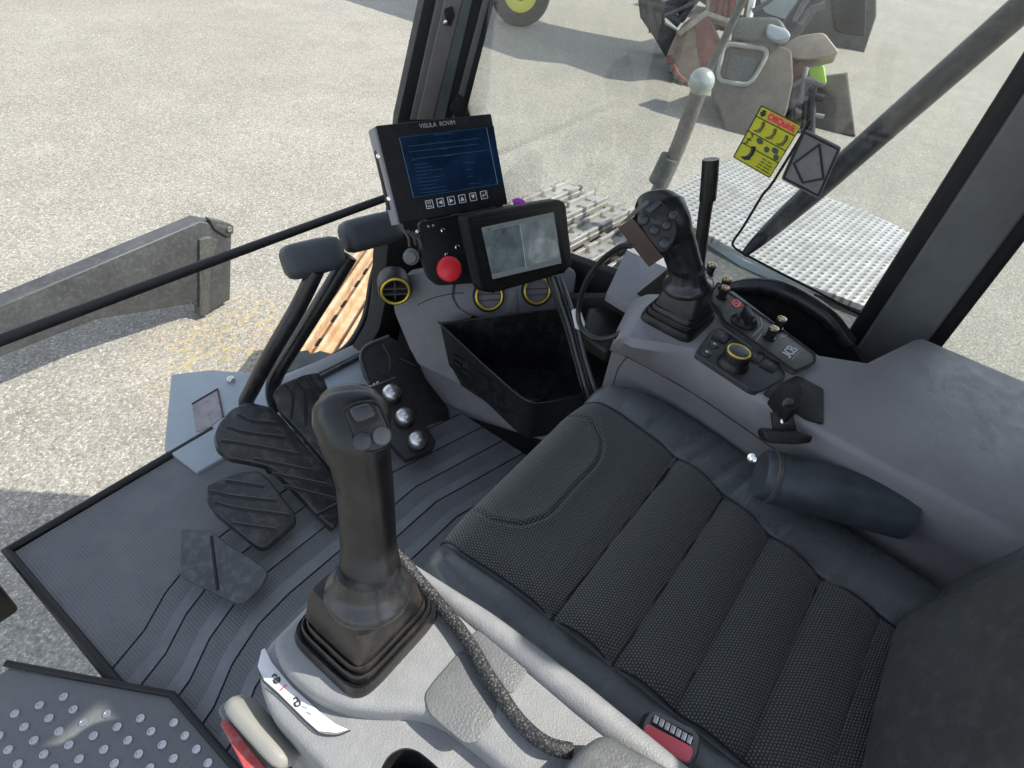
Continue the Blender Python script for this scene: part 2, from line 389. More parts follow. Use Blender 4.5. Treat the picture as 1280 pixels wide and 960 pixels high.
# ================================================================== OPERATOR SEAT
seat = thing('operator_seat', (.04, 0, .3), 'black operator seat with ribbed knit cloth centre and leather side bolsters', 'seat')
def lerp(a, b, t): return a+(b-a)*t
def interp(tab, y):
    tab = sorted(tab)
    if y <= tab[0][0]: return tab[0][1]
    for (a, va), (b, vb) in zip(tab, tab[1:]):
        if y <= b: return lerp(va, vb, (y-a)/(b-a))
    return tab[-1][1]
def xoL(y): return interp([(-.36, -.255), (.1, -.262), (.2, -.25), (.26, -.215)], y)
def xcL(y): return interp([(-.36, -.148), (-.08, -.146), (.17, -.143), (.25, -.150)], y)
def xcR(y): return interp([(-.36, .15), (-.163, .162), (-.085, .183), (.084, .228), (.22, .250), (.26, .248)], y)
def xoR(y): return interp([(-.36, .28), (-.1, .318), (.05, .345), (.15, .352), (.22, .335), (.26, .305)], y)
U_path = [at(a, b, 'z', .468) for a, b in ((560, 664), (590, 645), (620, 652), (650, 656), (672, 650), (690, 640), (720, 606), (745, 580), (752, 560), (748, 542), (736, 526), (712, 512), (700, 506))]
U_path = [p for p in smoothpath(U_path, 4)]
def dpoly(x, y, path):
    best = 9
    for a, b in zip(path, path[1:]):
        ax, ay, bx, by = a.x, a.y, b.x, b.y; dx, dy = bx-ax, by-ay; L = dx*dx+dy*dy
        t = max(0, min(1, ((x-ax)*dx+(y-ay)*dy)/L)) if L else 0
        best = min(best, math.hypot(x-ax-t*dx, y-ay-t*dy))
    return best
seam_y = [.093, -.0005, -.085, -.170, -.255]
def seat_z(x, y, s):
    z = .462
    if s < 1:     # door-side bolster
        z += .016*math.sin(PI*min(1, s*1.02)) - .085*max(0, (.42-s)/.42)**2.2
    elif s > 2:
        q = s-2
        for yw, dp, sl in ((.150, .0018, .03), (.085, .0042, .05), (.052, .0034, .06), (.008, .0040, .05), (-.022, .0020, .04), (-.120, .0030, .05), (-.20, .002, .04)):
            z -= dp*math.exp(-((y-yw+sl*(q-.35))/.0065)**2)*max(0, math.sin(PI*min(1, max(0, (q+.05)/.8))))
        z += .026*math.sin(PI*min(1, q*.9)) - .10*max(0, (q-.62)/.38)**2.2
    else:
        q = s-1
        z += .006*(2*abs(q-.5))**2
        for a, b in zip(seam_y, seam_y[1:]):
            yy = y + .010*(q-.5)
            if b <= yy <= a: z += .016*max(0, math.sin(PI*(yy-b)/(a-b)))**.5 - .006
        if y > seam_y[0]: z += .010*min(1, (y-seam_y[0])/.03)**.5 - .006
        z -= .0065*math.exp(-(dpoly(x, y, U_path)/.0035)**2)
        z += .004*math.exp(-(dpoly(x, y, U_path)/.016)**2)
    for k in (1, 2):
        z -= .005*math.exp(-((s-k)/.035)**2)
    return z
YF = .248; RF = .050
def seat_pt(s, t):
    """t<=1: rows from y=-.36 to YF; t>1 rolls over the front"""
    y = lerp(-.36, YF, min(t, 1))
    xs = (xoL(y), xcL(y), xcR(y), xoR(y)); k = min(2, int(s)); x = lerp(xs[k], xs[k+1], s-k)
    z = seat_z(x, y, s)
    if t > 1:
        a = (t-1); fx = 1 - .55*abs((x-.045)/.28)**4
        if a <= 1: y += RF*math.sin(a*PI/2)*fx; z -= RF*(1-math.cos(a*PI/2))
        else: y += RF*fx - .03*(a-1); z -= RF + .13*(a-1)
        x = lerp(x, .045, .05*min(a, 1))
    return V((x, y, z))
def seat_part(name, s0, s1, ns, mat):
    bm = bmesh.new(); rows = [i/340 for i in range(341)] + [1+i/14 for i in range(1, 15)] + [2.3, 2.6, 3.0]
    grid = [[bm.verts.new(seat_pt(lerp(s0, s1, i/ns), t)) for i in range(ns+1)] for t in rows]
    for a, b in zip(grid, grid[1:]):
        for i in range(ns): bm.faces.new((a[i], a[i+1], b[i+1], b[i]))
    o = link_mesh(name, bm, mat, seat, 0)
    for p in o.data.polygons: p.use_smooth = True
    return o
seat_part('seat_cloth', 1.0, 2.0, 130, 'fabric')
seat_part('side_bolster', 0.0, 1.0, 44, 'leather')
seat_part('side_bolster', 2.0, 3.0, 44, 'leather')
for y in seam_y[:4]:
    tube('seam', [V((lerp(xcL(y), xcR(y), q), y-.010*(q-.5), seat_z(0, y-.010*(q-.5), 1+q)+.0022)) for q in [i/12 for i in range(13)]], .0020, 'dark', seat, 6, 3)
for s in (1, 2):
    tube('piping', [seat_pt(s, i/20) + V((0, 0, .0003)) for i in range(21)] + [seat_pt(s, 1+i/6) for i in range(1, 7)], .0017, 'dark', seat, 6, 3)
bm = bmesh.new()
for i in range(34):
    t = 1.0+i/18; p = seat_pt(.99, t); q = seat_pt(.99, t+.028); n = V((0, .5, .5))
    off = V((-.0035, 0, .0012)); tube_bm([p+off, q+off], .0011, 5, bm, 2)
link_mesh('stitching', bm, 'thread', seat)
slab('seat_base', [V((-.2, -.3, .40)), V((.26, -.3, .40)), V((.26, .16, .40)), V((-.2, .16, .40))], .40, 'dark', seat, .01, .03, EZ)
# backrest
bx = V((1, 0, 0)); bz = V((0, -.22, .97)).normalized(); by = bz.cross(bx)
bc = V((.035, -.40, .80))
def back_rings(x0, x1, depth, zz, bulge):
    rings = []
    for i in range(13):
        t = i/12; w = 1 - .32*max(0, t-.45)**1.3
        c = bc + bz*lerp(-.34, .34, t); a = (x1-x0)/2*w; m = (x0+x1)/2*w
        rings.append(sq_ring(c + bx*m + by*zz, bx, by, a, depth*(.55+.45*math.sin(PI*min(1, .15+t*.85))), 3.2, 28))
    return rings
link_mesh('backrest', loft_bm(back_rings(-.24, .24, .055, -.02, 0)), 'leather', seat, 60)
link_mesh('backrest_cloth', loft_bm(back_rings(-.14, .14, .022, .036, 0)), plastic('dark_backrest_cloth', (.050, .052, .049), .9, 900, .6, .15), seat, 60)

# ================================================================== JOYSTICKS
def bellows(parent, c, a, b, steps, mat_low, mat_top, rot=0.0):
    X = V((math.cos(rot), math.sin(rot), 0)); Y = V((-math.sin(rot), math.cos(rot), 0)); rings = []
    for z, k in steps: rings.append(sq_ring(V((c.x + (c.z*0), c.y, c.z+z)), X, Y, a*k, b*k, 6, 48))
    return link_mesh('bellows', loft_bm(rings), mat_low, parent, 30)
ST = [(-.004, 1.0), (.003, 1.01), (.008, .99), (.0145, .965), (.0135, .915), (.0115, .905), (.0145, .90), (.022, .885), (.0235, .865), (.022, .835), (.0195, .825), (.0225, .82), (.030, .805), (.0315, .79), (.030, .765), (.034, .74), (.060, .66), (.080, .55)]
def spine_loft(pts, ra, rb, side, n=28, p=2.3):
    """pts centres, ra half-width along side, rb half-depth"""
    rings = []
    for i, c in enumerate(pts):
        t = (pts[min(i+1, len(pts)-1)]-pts[max(i-1, 0)]).normalized()
        u = (side - t*side.dot(t)).normalized(); w = t.cross(u)
        rings.append(sq_ring(c, u, w, ra[i], rb[i], p, n))
    return rings
def resample(vals, k):
    out = []
    for i in range(len(vals)-1):
        for j in range(k):
            t = j/k; t = t*t*(3-2*t)*.5 + t*.5; out.append(vals[i]*(1-t) + vals[i+1]*t)
    out.append(vals[-1]); return out
CAMX = CR @ V((1, 0, 0)); CAMY = CR @ V((0, 1, 0))
def dome_btn(name, o, n, r, h, mat, parent, seg=24):
    return lathe(name, o, n, [(r*1.0, -h*.6), (r, h*.35), (r*.93, h*.75), (r*.72, h*.98), (r*.35, h*1.08), (.0005, h*1.1)], mat, parent, seg)

# --- near joystick on the pale console
js = thing('joystick', (-.351, .211, .622), 'black joystick with rocker switch standing on the pale grey armrest console', 'joystick', 'cab joysticks')
bellows(js, V((-.350, .210, .622)), .057, .049, ST, 'rubber', 'rubber')
bt = []
for z, k in ((.031, .735), (.034, .757), (.074, .66), (.080, .60)): bt.append(sq_ring(V((-.351, .211, .622+z)), EX, EY, .055*k, .048*k, 16, 48))
link_mesh('boot_block', loft_bm(bt), 'bellow_brown', js, 30)
cax = V((.12, .10, 1)).normalized()
collar_m = plastic('glossy_collar_rubber', (.020, .021, .023), .24, 1500, .05, .06)
lathe('collar', V((-.354, .201, .702)), cax, [(.028, -.004), (.0355, -.0025), (.0378, .0005), (.0378, .005), (.0355, .009), (.031, .0135), (.0275, .020), (.025, .032)], collar_m, js, 40)
def jp(px, py, z): return at(px, py, 'z', z)
SP = [jp(463, 712, .722), jp(461, 680, .745), jp(459, 640, .775), jp(456, 600, .802), jp(450, 568, .825), jp(444, 545, .8405), jp(441, 526, .8485), jp(440, 513, .853), jp(440, 503, .855), jp(441, 497, .855)]
RA = [.026, .0232, .0226, .0224, .0238, .0275, .0305, .0300, .0250, .012]
RB = [.026, .0235, .0235, .0245, .0260, .0265, .0270, .0260, .0220, .012]
link_mesh('grip', loft_bm(spine_loft(resample(SP, 4), resample(RA, 4), resample(RB, 4), CAMX)), 'grip', js, 70)
hn = (to_cam(SP[5]) + V((.03, -.10, .10))).normalized()
hp = SP[6] + to_cam(SP[6])*.0292
PL = (hp, hn)
slab('button_plate', pix(PL, (427, 512), (446, 503), (465, 501), (474, 505), (487, 535), (488, 552), (480, 561), (462, 566), (448, 560), (436, 535)), .026, 'blackg', js, .0022, .006)
PL2 = (hp + hn*.004, hn)
pr_ = roundpoly(pix((hp-hn*.0008, hn), (427, 512), (446, 503), (465, 501), (474, 505), (487, 535), (488, 552), (480, 561), (462, 566), (448, 560), (436, 535)), .006); tube('plate_rim', pr_ + [pr_[0]], .0009, 'dark', js, 6, 2)
slab('rocker_recess', pix((hp + hn*.0003, hn), (431, 510), (463, 501), (477, 524), (446, 536)), .004, 'dark', js, 0, .004)
slab('rocker_switch', pix(PL2, (435, 511), (461, 503), (472, 520), (446, 530)), .008, 'btn', js, .0025, .004)
for (a, b) in ((453, 552), (477, 545)):
    dome_btn('button', on(a, b, hp, hn), hn, .0072, .0040, 'btn2' if a > 460 else 'btn', js)
gl_ = [on(a, b, SP[2] + to_cam(SP[2])*.0236, to_cam(SP[2])) for a, b in ((482, 575), (487, 600), (489, 640), (488, 680))]
# cable in braided sleeve lying on the console
cb = tag(tube('braided_cable', [at(488, 690, 'z', .655), at(502, 699, 'z', .648), at(520, 722, 'z', .637), at(540, 745, 'z', .632), at(566, 776, 'z', .631), at(590, 810, 'z', .631), at(608, 842, 'z', .631), at(625, 867, 'z', .631), at(642, 893, 'z', .630), at(662, 915, 'z', .631), at(686, 932, 'z', .633), at(714, 939, 'z', .630)], .0068, 'braid', None, 14, 6),
         'black braided cable running along the top of the pale console', 'cable')

# --- far joystick
jf = thing('joystick', (.37, .207, .622), 'black joystick with many round buttons and brown box, standing on the far console', 'joystick', 'cab joysticks')
bellows(jf, V((.37, .207, .622)), .058, .050, ST, 'rubber', 'rubber', -.05)
bt = [sq_ring(V((.37, .207, .622+z)), EX, EY, .058*k, .050*k, 7, 48) for z, k in ((.031, .735), (.034, .757), (.074, .62), (.08, .55))]
link_mesh('boot_block', loft_bm(bt), 'rubber', jf, 30)
lathe('collar', at(859, 358, 'z', .703), V((-.18, .22, 1)).normalized(), [(.028, -.004), (.0370, -.0025), (.0395, .0005), (.0395, .005), (.037, .009), (.032, .0135), (.029, .020), (.027, .032)], collar_m, jf, 40)
SF = [at(859, 345, 'z', .715), at(854, 326, 'z', .738), at(849, 310, 'z', .757), at(842, 293, 'z', .778), at(835, 281, 'z', .795), at(828, 270, 'z', .805), at(823, 261, 'z', .812), at(820, 254, 'z', .817), at(818, 248, 'z', .818)]
RAf = [.028, .0265, .0275, .0305, .036, .039, .039, .033, .016]; RBf = [.026, .026, .027, .027, .027, .027, .027, .024, .014]
link_mesh('grip', loft_bm(spine_loft(resample(SF, 4), resample(RAf, 4), resample(RBf, 4), CAMX + CAMY*.25)), 'blackg', jf, 70)
fn = (to_cam(SF[4]) + V((.0, -.08, .10))).normalized(); fp = SF[5] + to_cam(SF[5])*.0270
slab('button_plate', pix((fp, fn), (797, 268), (812, 252), (830, 252), (845, 268), (848, 292), (838, 314), (826, 318), (806, 292)), .030, 'black', jf, .004, .010)
for a, b, r in ((804, 275, .0088), (818, 288, .0078), (833, 282, .0075), (841, 270, .0070), (831, 305, .0092)):
    dome_btn('button', on(a, b, fp, fn), fn, r, .0065, 'btn', jf)
slab('thumb_wheel', pix((fp+fn*.004, fn), (806, 262), (823, 250), (829, 253), (812, 268)), .012, 'btn', jf, .002, .004)
slab('thumb_slot', pix((fp+fn*.0012, fn), (812, 270), (829, 254), (835, 262), (820, 276)), .004, 'dark', jf, 0, .003)
sp0 = SF[5] + to_cam(SF[5])*.029; sn = (to_cam(SF[4]) + CAMX*-.25 - CAMY*.25).normalized()
slab('side_box', pix((sp0, sn), (772, 285), (791, 272), (829, 322), (811, 334)), .022, 'brownbox', jf, .0012, .002)
slab('box_edge', pix((sp0 - sn*.002, sn), (771, 284), (793, 262), (808, 250), (813, 253), (791, 271)), .016, 'tin', jf, .002, .004)
tag(tube('cable', [on(789, 307, sp0, sn), rng(775, 309, 1.0), rng(752, 326, 1.06), rng(733, 352, 1.10), rng(723, 385, 1.14), rng(726, 408, 1.14), rng(740, 422, 1.12), rng(760, 423, 1.09), rng(778, 415, 1.08)], .0050, 'cable', None, 10, 6),
    'thin black cable looping down from the far joystick', 'cable')

# ================================================================== NEAR CONSOLE (pale)
lc = thing('armrest_console', (-.36, 0, .55), 'pale grey armrest console carrying the near joystick and two grained pads', 'console')
body = [V((-.455, -.45, .598)), V((-.455, .235, .598)), V((-.43, .279, .598)), V((-.30, .282, .598)), V((-.2705, .262, .598)), V((-.268, -.45, .598))]
link_mesh('body', slab_bm(roundpoly(body, [.01, .04, .03, .03, .03, .01]), .22, .012, EZ), 'lgrey', lc, 45)
pz = ('z', .622)
plat = pix(pz, (503, 703), (480, 700), (440, 708), (396, 742), (340, 798), (346, 822), (362, 843), (392, 868), (432, 884), (480, 889), (520, 888), (556, 901), (590, 927), (640, 968), (700, 1030)) + [V((-.352, -.30, .622)), V((-.274, -.30, .622))] + pix(pz, (830, 962), (680, 838), (600, 777), (540, 729))
link_mesh('top_plateau', slab_bm(roundpoly(plat, .012), .0236, .008, EZ), 'lgrey', lc, 45)
tube('edge_roll', [at(a, b, 'z', .617) for a, b in ((512, 712), (560, 748), (620, 792), (690, 848), (760, 905), (830, 962), (930, 1045), (1010, 1110))], [.007, .013, .015, .014, .014], 'lgrey', lc, 14)
slab('grained_pad', pix(('z', .6235), (530, 868), (545, 848), (574, 815), (600, 806), (612, 838), (622, 872), (618, 897), (596, 928), (580, 929), (552, 906), (535, 890)), .003, 'padgrey', lc, .001, .006)
slab('grained_pad', pix(('z', .6235), (585, 798), (604, 781), (622, 786), (652, 806), (663, 822), (660, 838), (640, 868), (628, 862), (606, 826)), .003, 'padgrey', lc, .001, .006)
dec = slab('lock_decal', pix(('z', .6002), (327, 812), (322, 833), (330, 850), (347, 865), (382, 900), (398, 914), (420, 916), (436, 912), (420, 905), (400, 890), (365, 858), (340, 828), (331, 810)), .0015, 'white', lc, .0004)
dz = ('z', .6008)
def decal_line(nm, pts, r, mat, par, pl): return tube(nm, pix(pl, *pts), r, mat, par, 5, 4)
def sym(nm, sets, r, mat, par, pl):
    bm = bmesh.new()
    for s in sets: tube_bm(pix(pl, *s), r, 5, bm, 3)
    return link_mesh(nm, bm, mat, par)
sym('padlock_symbol', [[(340, 846), (343, 843), (346, 845)], [(342, 850), (349, 847), (349, 852), (344, 854), (342, 850)], [(344, 852), (348, 850)]], .0008, 'ink', dec, dz)
sym('padlock_symbol', [[(367, 874), (370, 872), (373, 875)], [(368, 879), (374, 876), (375, 881), (370, 883), (368, 879)]], .0008, 'ink', dec, dz)
sym('red_mark', [[(350, 863), (358, 856)]], .0006, 'redink', dec, dz); sym('dash_mark', [[(378, 883), (384, 885)], [(384, 890), (389, 893)]], .0007, 'faint', dec, dz)
sym('decal_outline', [[(324, 842), (333, 856), (355, 876), (385, 906), (400, 917), (422, 919), (438, 913)]], .0007, 'ink', dec, dz)
cut = link_mesh('cutter', slab_bm(roundpoly(pix(('z', .630), (470, 985), (472, 950), (484, 928), (503, 918), (522, 922), (545, 940), (572, 968), (590, 1040), (480, 1040)), .012), .13, 0, EZ), 'dark', None, 0)
for nm in ('body', 'top_plateau'):
    tgt = [c for c in lc.children if c.name.split('.')[0] == nm][0]
    md = tgt.modifiers.new('b', 'BOOLEAN'); md.object = cut; md.operation = 'DIFFERENCE'; md.solver = 'EXACT'
    me = bpy.data.meshes.new_from_object(tgt.evaluated_get(bpy.context.evaluated_depsgraph_get())); tgt.modifiers.clear(); tgt.data = me
    me.polygons.foreach_set('use_smooth', [True]*len(me.polygons)); me.set_sharp_from_angle(angle=math.radians(45))
bpy.data.objects.remove(cut)
cup = [V((p.x, p.y, .596)) for p in roundpoly(pix(('z', .630), (470, 985), (472, 950), (484, 928), (503, 918), (522, 922), (545, 940), (572, 968), (590, 1040), (480, 1040)), .012)]
cc_ = sum(cup, V())/len(cup); inn = [p.lerp(cc_, .03) for p in cup]
link_mesh('cup_pocket', loft_bm([[p.lerp(cc_, .004) for p in cup], inn, [V((p.x, p.y, .505)) for p in inn], [V((p.x, p.y, .500)) for p in cup]], False), 'dark', lc)
slab('pocket_floor', [V((p.x, p.y, .506)) for p in inn], .004, 'dark', lc, 0, 0, EZ)
slab('armrest_flap', pix(('z', .655), (703, 962), (716, 945), (735, 926), (757, 913), (800, 936), (848, 962), (880, 1000), (840, 1080), (700, 1010)), .03, plastic('flap_grey', (.105, .110, .110), .45, 420, .6, .3), lc, .010, .012)

# gate handle beside the pale console
gh = thing('gate_handle', (-.47, .23, .5), 'grey rounded gate lever with red plate beside the pale console', 'lever')
HP = ('z', .56)
a, b = at(303, 886, 'z', .56), at(354, 942, 'z', .56)
d = (b-a).normalized()
link_mesh('handle_bar', loft_bm(spine_loft([a-d*.014, a-d*.011, a-d*.003, a+d*.01, (a+b)/2, b-d*.01, b+d*.003, b+d*.010, b+d*.013], [.003, .0065, .0085, .009, .009, .009, .0085, .0065, .003], [.006, .014, .017, .018, .018, .018, .017, .013, .006], CAMX+CAMY*.6, 20, 3)), plastic('warm_grey_handle', (.27, .265, .235), .5, 800, .2, .15, var=.06), gh, 60)
o_ = at(285, 890, 'z', .545)
slab('back_bar', pix(('z', .548), (270, 885), (285, 872), (300, 888), (340, 945), (336, 970), (312, 960)), .030, 'padgrey', gh, .006, .008)
slab('red_plate', pix(('z', .552), (274, 902), (285, 900), (334, 962), (338, 985), (318, 985)), .012, 'dullred', gh, .002, .004)
tube('lever_arm', [at(345, 930, 'z', .545), at(372, 930, 'z', .52), at(392, 925, 'z', .50)], .010, 'dark', gh)
sill_t = thing('door_sill', (-.6, 0, .02), 'grey studded steel tread plate along the door opening', 'tread plate')
ss = [V((-.485, -.6, .03)), V((-.485, .55, .03)), V((-.470, .56, .03)), V((-.47, .60, .03)), V((-.75, .80, .03)), V((-.78, -.6, .03))]
slab('plate', [V((-.478, -.6, .03)), V((-.478, .60, .03)), V((-.62, .85, .03)), V((-.78, .85, .03)), V((-.78, -.6, .03))], .05, 'padgrey', sill_t, .003, 0, EZ)
bm = bmesh.new()
for i in range(40):
    for j in range(9):
        x = -.497 - j*.030; y = -.5 + i*.032 + (j % 2)*.016
        if y < .78 and (y < .56 or x < -.5 - (y-.56)*.5): lathe_bm(V((x, y, .030)), EZ, [(.0075, 0), (.0065, .003), (.0045, .0032), (.004, .0015), (.0005, .0015)], 12, bm)
link_mesh('stud', bm, 'silver', sill_t)['kind'] = 'stuff'
tube('edge_strip', [V((-.474, -.6, .032)), V((-.474, .60, .032)), V((-.62, .86, .032))], .006, 'dark', sill_t, 8, 1)

# ================================================================== FAR CONSOLE
rc = thing('control_console', (.42, .05, .3), 'mid grey control console between the seat and the window carrying the far joystick', 'console')
def ringz(pts, z): return [V((p.x, p.y, z)) for p in pts]
top = pix(('z', .62), (815, 376), (795, 398), (783, 421), (800, 425), (868, 436), (908, 462), (943, 489), (994, 520)) + [V((.262, -.5, .62)), V((.66, -.5, .62)), V((.66, -.16, .62)), V((.50, -.10, .62)), V((.452, -.02, .62)), at(915, 364, 'z', .62)]
shoul = [V(p) for p in pix(('z', .607), (809, 368), (786, 395), (772, 424), (790, 434), (862, 446), (903, 472), (938, 500), (990, 530))] + [V((.250, -.5, .607)), V((.67, -.5, .607)), V((.67, -.15, .607)), V((.51, -.09, .607)), V((.462, -.015, .607)), at(915, 364, 'z', .62) + V((.010, .006, -.013))]
crs = [V(p) for p in pix(('z', .53), (790, 375), (772, 410), (762, 438), (784, 446), (852, 483), (884, 503), (916, 525), (975, 566))] + [V((.262, -.5, .53)), V((.68, -.5, .53)), V((.68, -.14, .53)), V((.52, -.08, .53)), V((.47, -.01, .53)), at(915, 364, 'z', .62) + V((.016, .010, -.09))]
low = [V((p.x+.012, p.y-.004, .36)) for p in crs]; bot = [V((p.x+.02, p.y-.02, .02)) for p in crs]
crs2 = [V((p.x+.004, p.y-.003, .526)) for p in crs]
def densify(r, k=3):
    out = []
    for i in range(len(r)):
        a, b = r[i], r[(i+1) % len(r)]
        out += [a.lerp(b, j/k) for j in range(k)]
    return out
topin = [p.lerp(V((.45, .0, .62)), .02) for p in top]; topin = [V((p.x, p.y, .6215)) for p in topin]
link_mesh('body', loft_bm([densify(r) for r in (bot, low, crs2, crs, shoul, top, topin)]), 'grey', rc, 50)
tube('panel_seam', [p + to_cam(p)*.0008 for p in crs[2:8]], .0012, 'dark', rc, 6, 3)
tube('front_seam', [crs[3] + to_cam(crs[3])*.001, at(772, 462, 'y', crs[3].y), at(766, 486, 'y', crs[3].y)], .0010, 'dark', rc, 6, 2)
# switch panel
panel_dark = plastic('dark_switch_panel', (.030, .032, .036), .42, 700, .15, .08)
sw = slab('switch_panel', pix(('z', .6255), (869, 441), (890, 412), (900, 409), (981, 463), (982, 472), (950, 489), (939, 487)), .010, panel_dark, rc, .0015, .006)
def ctop(px, py, z=.626): return at(px, py, 'z', z)
kb = lathe('rotary_knob', ctop(916, 455), V((0, 0, 1)), [(.0245, -.002), (.0250, .003), (.0225, .007), (.0205, .012), (.0205, .024), (.0185, .0265)], 'black', sw, 40)
link_mesh('gold_ring', ring_bm(ctop(916, 455) + EZ*.0262, EZ, .0175, .0018), 'gold', kb, 60)
dome_btn('knob_cap', ctop(916, 455) + EZ*.0245, EZ, .0165, .004, 'btn', kb)
bm = bmesh.new()
for i in range(26):
    a = 2*PI*i/26; box_bm(ctop(916, 455) + V((math.cos(a)*.0206, math.sin(a)*.0206, .018)), V((math.cos(a), math.sin(a), 0)), V((-math.sin(a), math.cos(a), 0)), EZ, (.001, .0014, .006), 0, bm)
link_mesh('knob_ridge', bm, 'dark', kb)
for a, b in ((883, 441), (892.5, 431)):
    dome_btn('round_button', ctop(a, b), EZ, .0090, .0022, 'btn', sw); dome_btn('button_lamp', ctop(a, b)+EZ*.0022, EZ, .0022, .001, 'white', sw)
for a, b in ((902, 421), (944, 445.5), (962, 456)):
    c = ctop(a, b, .6262); box('key', c, (.016, .012, .0018), 'blackg', sw, .001); box('key_lamp', c + V((.0, .0, .002)), (.004, .0012, .0004), 'btn2', sw)
# dark instrument panel
panel_dust = plastic('dusty_olive_panel', (.085, .086, .076), .4, 600, .1, .45, (.26, .25, .22))
jpn = slab('instrument_panel', pix(('z', .632), (889, 377), (890, 364), (898, 353), (912, 367), (960, 400), (1019, 443), (1018, 453), (994, 464), (950, 432), (905, 401), (900, 388)), .012, panel_dust, rc, .002, .008)
rim = pix(('z', .632), (889, 377), (890, 364), (898, 353), (912, 367), (960, 400), (1019, 443), (1018, 453), (994, 464), (950, 432), (905, 401), (900, 388))
tube('panel_rim', roundpoly(rim, .008) + [roundpoly(rim, .008)[0]], .0022, 'dark', jpn, 6, 2)
def jt(px, py, z=.6325): return at(px, py, 'z', z)
dome_btn('red_symbol', jt(920.5, 379), EZ, .0125, .0006, 'redink', jpn); sym('symbol_line', [[(916, 379), (920, 374), (925, 378), (921, 384), (916, 379)], [(919, 379), (922, 379)]], .0007, 'white', jpn, ('z', .6335))
ik = lathe('ignition_switch', jt(930, 403), EZ, [(.0225, 0), (.0235, .003), (.019, .007), (.017, .012), (.0165, .013)], 'black', jpn, 36)
box('ignition_key', jt(934, 395, .652), (.016, .0050, .010), 'blackg', ik, .002, (V((.8, .6, 0)), V((-.6, .8, 0)), EZ))
for a, b in ((885.5, 343), (904, 361), (901.5, 372), (971, 411), (961, 423)):
    tg = lathe('toggle_switch', jt(a, b), V((.05, 0, 1)), [(.0100, 0), (.0100, .004), (.0078, .0045), (.0080, .016), (.0086, .0165), (.0086, .0195)], 'blackg', jpn, 20)
    lathe('toggle_tip', jt(a, b)+V((.001, 0, .0195)), V((.05, 0, 1)), [(.0084, 0), (.0080, .003), (.0058, .0034), (.005, .002), (.0004, .002)], 'brass', tg, 20)
jx = jt(996, 431)-jt(980, 448)
jX = jx.normalized(); jY = (jt(980, 432)-jt(990, 446)); jY = (jY - jX*jY.dot(jX)).normalized(); jo = jt(986.5, 440) - jX*.0185 - jY*.0072
jl = {0: [[(.78, 1), (.78, .28), (.55, .02), (.22, .10)]], 1: [[(.92, .86), (.62, 1), (.25, .84), (.12, .5), (.25, .16), (.62, 0), (.92, .14)]], 2: [[(.12, 0), (.12, 1)], [(.12, 1), (.6, 1), (.80, .78), (.6, .53), (.12, .53)], [(.5, .53), (.72, .53), (.88, .27), (.72, 0), (.12, 0)]]}
bm = bmesh.new()
for k, st in jl.items():
    for l_ in st: tube_bm([jo + jX*(k*.0128 + a*.0112) + jY*(b*.0150) for a, b in l_], .0013, 6, bm, 3)
link_mesh('lettering', bm, 'white', jpn)
bm = bmesh.new(); tube_bm([jo + jX*.002 - jY*.0045, jo + jX*.032 - jY*.0045], .0006, 5, bm, 2)
link_mesh('lettering_underline', bm, 'faint', jpn)
sym('scale_mark', [[(944, 428), (952, 417)], [(941, 420), (952, 408), (950, 397)], [(975, 423), (984, 418), (977, 412)]], .0006, 'white', jpn, ('z', .6325))
# parking switch recess
sblack2 = plastic('dull_black_knob', (.010, .010, .011), .6, 900, .1, .04, spec=.2)
rk = slab('switch_recess', pix(('z', .6245), (954, 491), (962, 484), (996, 469), (1004, 472), (1030, 486), (1030, 530), (1010, 524)), .006, 'dark', rc, .001, .005)
link_mesh('rocker_knob', slab_bm(roundpoly(pix(('z', .648), (966, 489), (974, 482), (1000, 478), (1005, 484), (1002, 506), (990, 515), (981, 507)), .006), .024, .004, EZ), sblack2, rk, 50)
lathe('knob_ring', at(984, 505, 'z', .645), V((-.5, -.6, .5)), [(.009, 0), (.0095, .003), (.006, .005), (.0004, .005)], 'tin', rk, 20)

# belt bracket + roller
bkt = thing('belt_bracket', (.33, -.03, .55), 'black forked seat belt bracket standing against the grey console', 'bracket')
kp = at(985, 540, 'z', .612); kn = (to_cam(kp)*.8 + V((-.2, -.5, .3))).normalized()
slab('fork_plate', pix((kp, kn), (965, 516), (975, 515), (977, 522), (980, 526), (986, 524), (989, 516), (991, 516), (997, 541), (968, 542)), .006, 'blackg', bkt, .001, .001)
lathe('rivet', on(980, 526, kp+kn*.0005, kn), kn, [(.0055, -.002), (.0055, .001), (.004, .0018), (.0004, .002)], 'chrome', bkt, 20)
slab('base_bar', pix((kp+kn*.010, kn), (955, 539), (960, 537), (1000, 540), (1017, 545), (1014, 554), (995, 556), (962, 554), (956, 547)), .024, 'black', bkt, .005, .004)
rl = thing('armrest_roller', (.33, -.08, .5), 'dark cylindrical armrest pivot with steel end screw beside the seat', 'armrest')
q0, q1 = at(950, 592, 'z', .545), at(1130, 640, 'z', .545)
dq = (q1-q0).normalized()
lathe('roller', q0, dq, [(.004, -.001), (.034, 0), (.038, .004), (.040, .02), (.0398, .020), (.0405, .021), (.0405, .5*(q1-q0).length), (.0405, (q1-q0).length)], plastic('slate_soft_plastic', (.050, .060, .070), .42, 900, .15, .1), rl, 40)
lathe('end_screw', at(940, 573, 'z', .57), (to_cam(q0) + CAMX*-.5), [(.0075, -.006), (.0075, .001), (.006, .002), (.0004, .0022)], 'chrome', rl, 20)
lathe('steel_band', q0 + dq*.016, dq, [(.0400, -.004), (.0412, -.003), (.0412, .003), (.0400, .004)], 'tin', rl, 36)

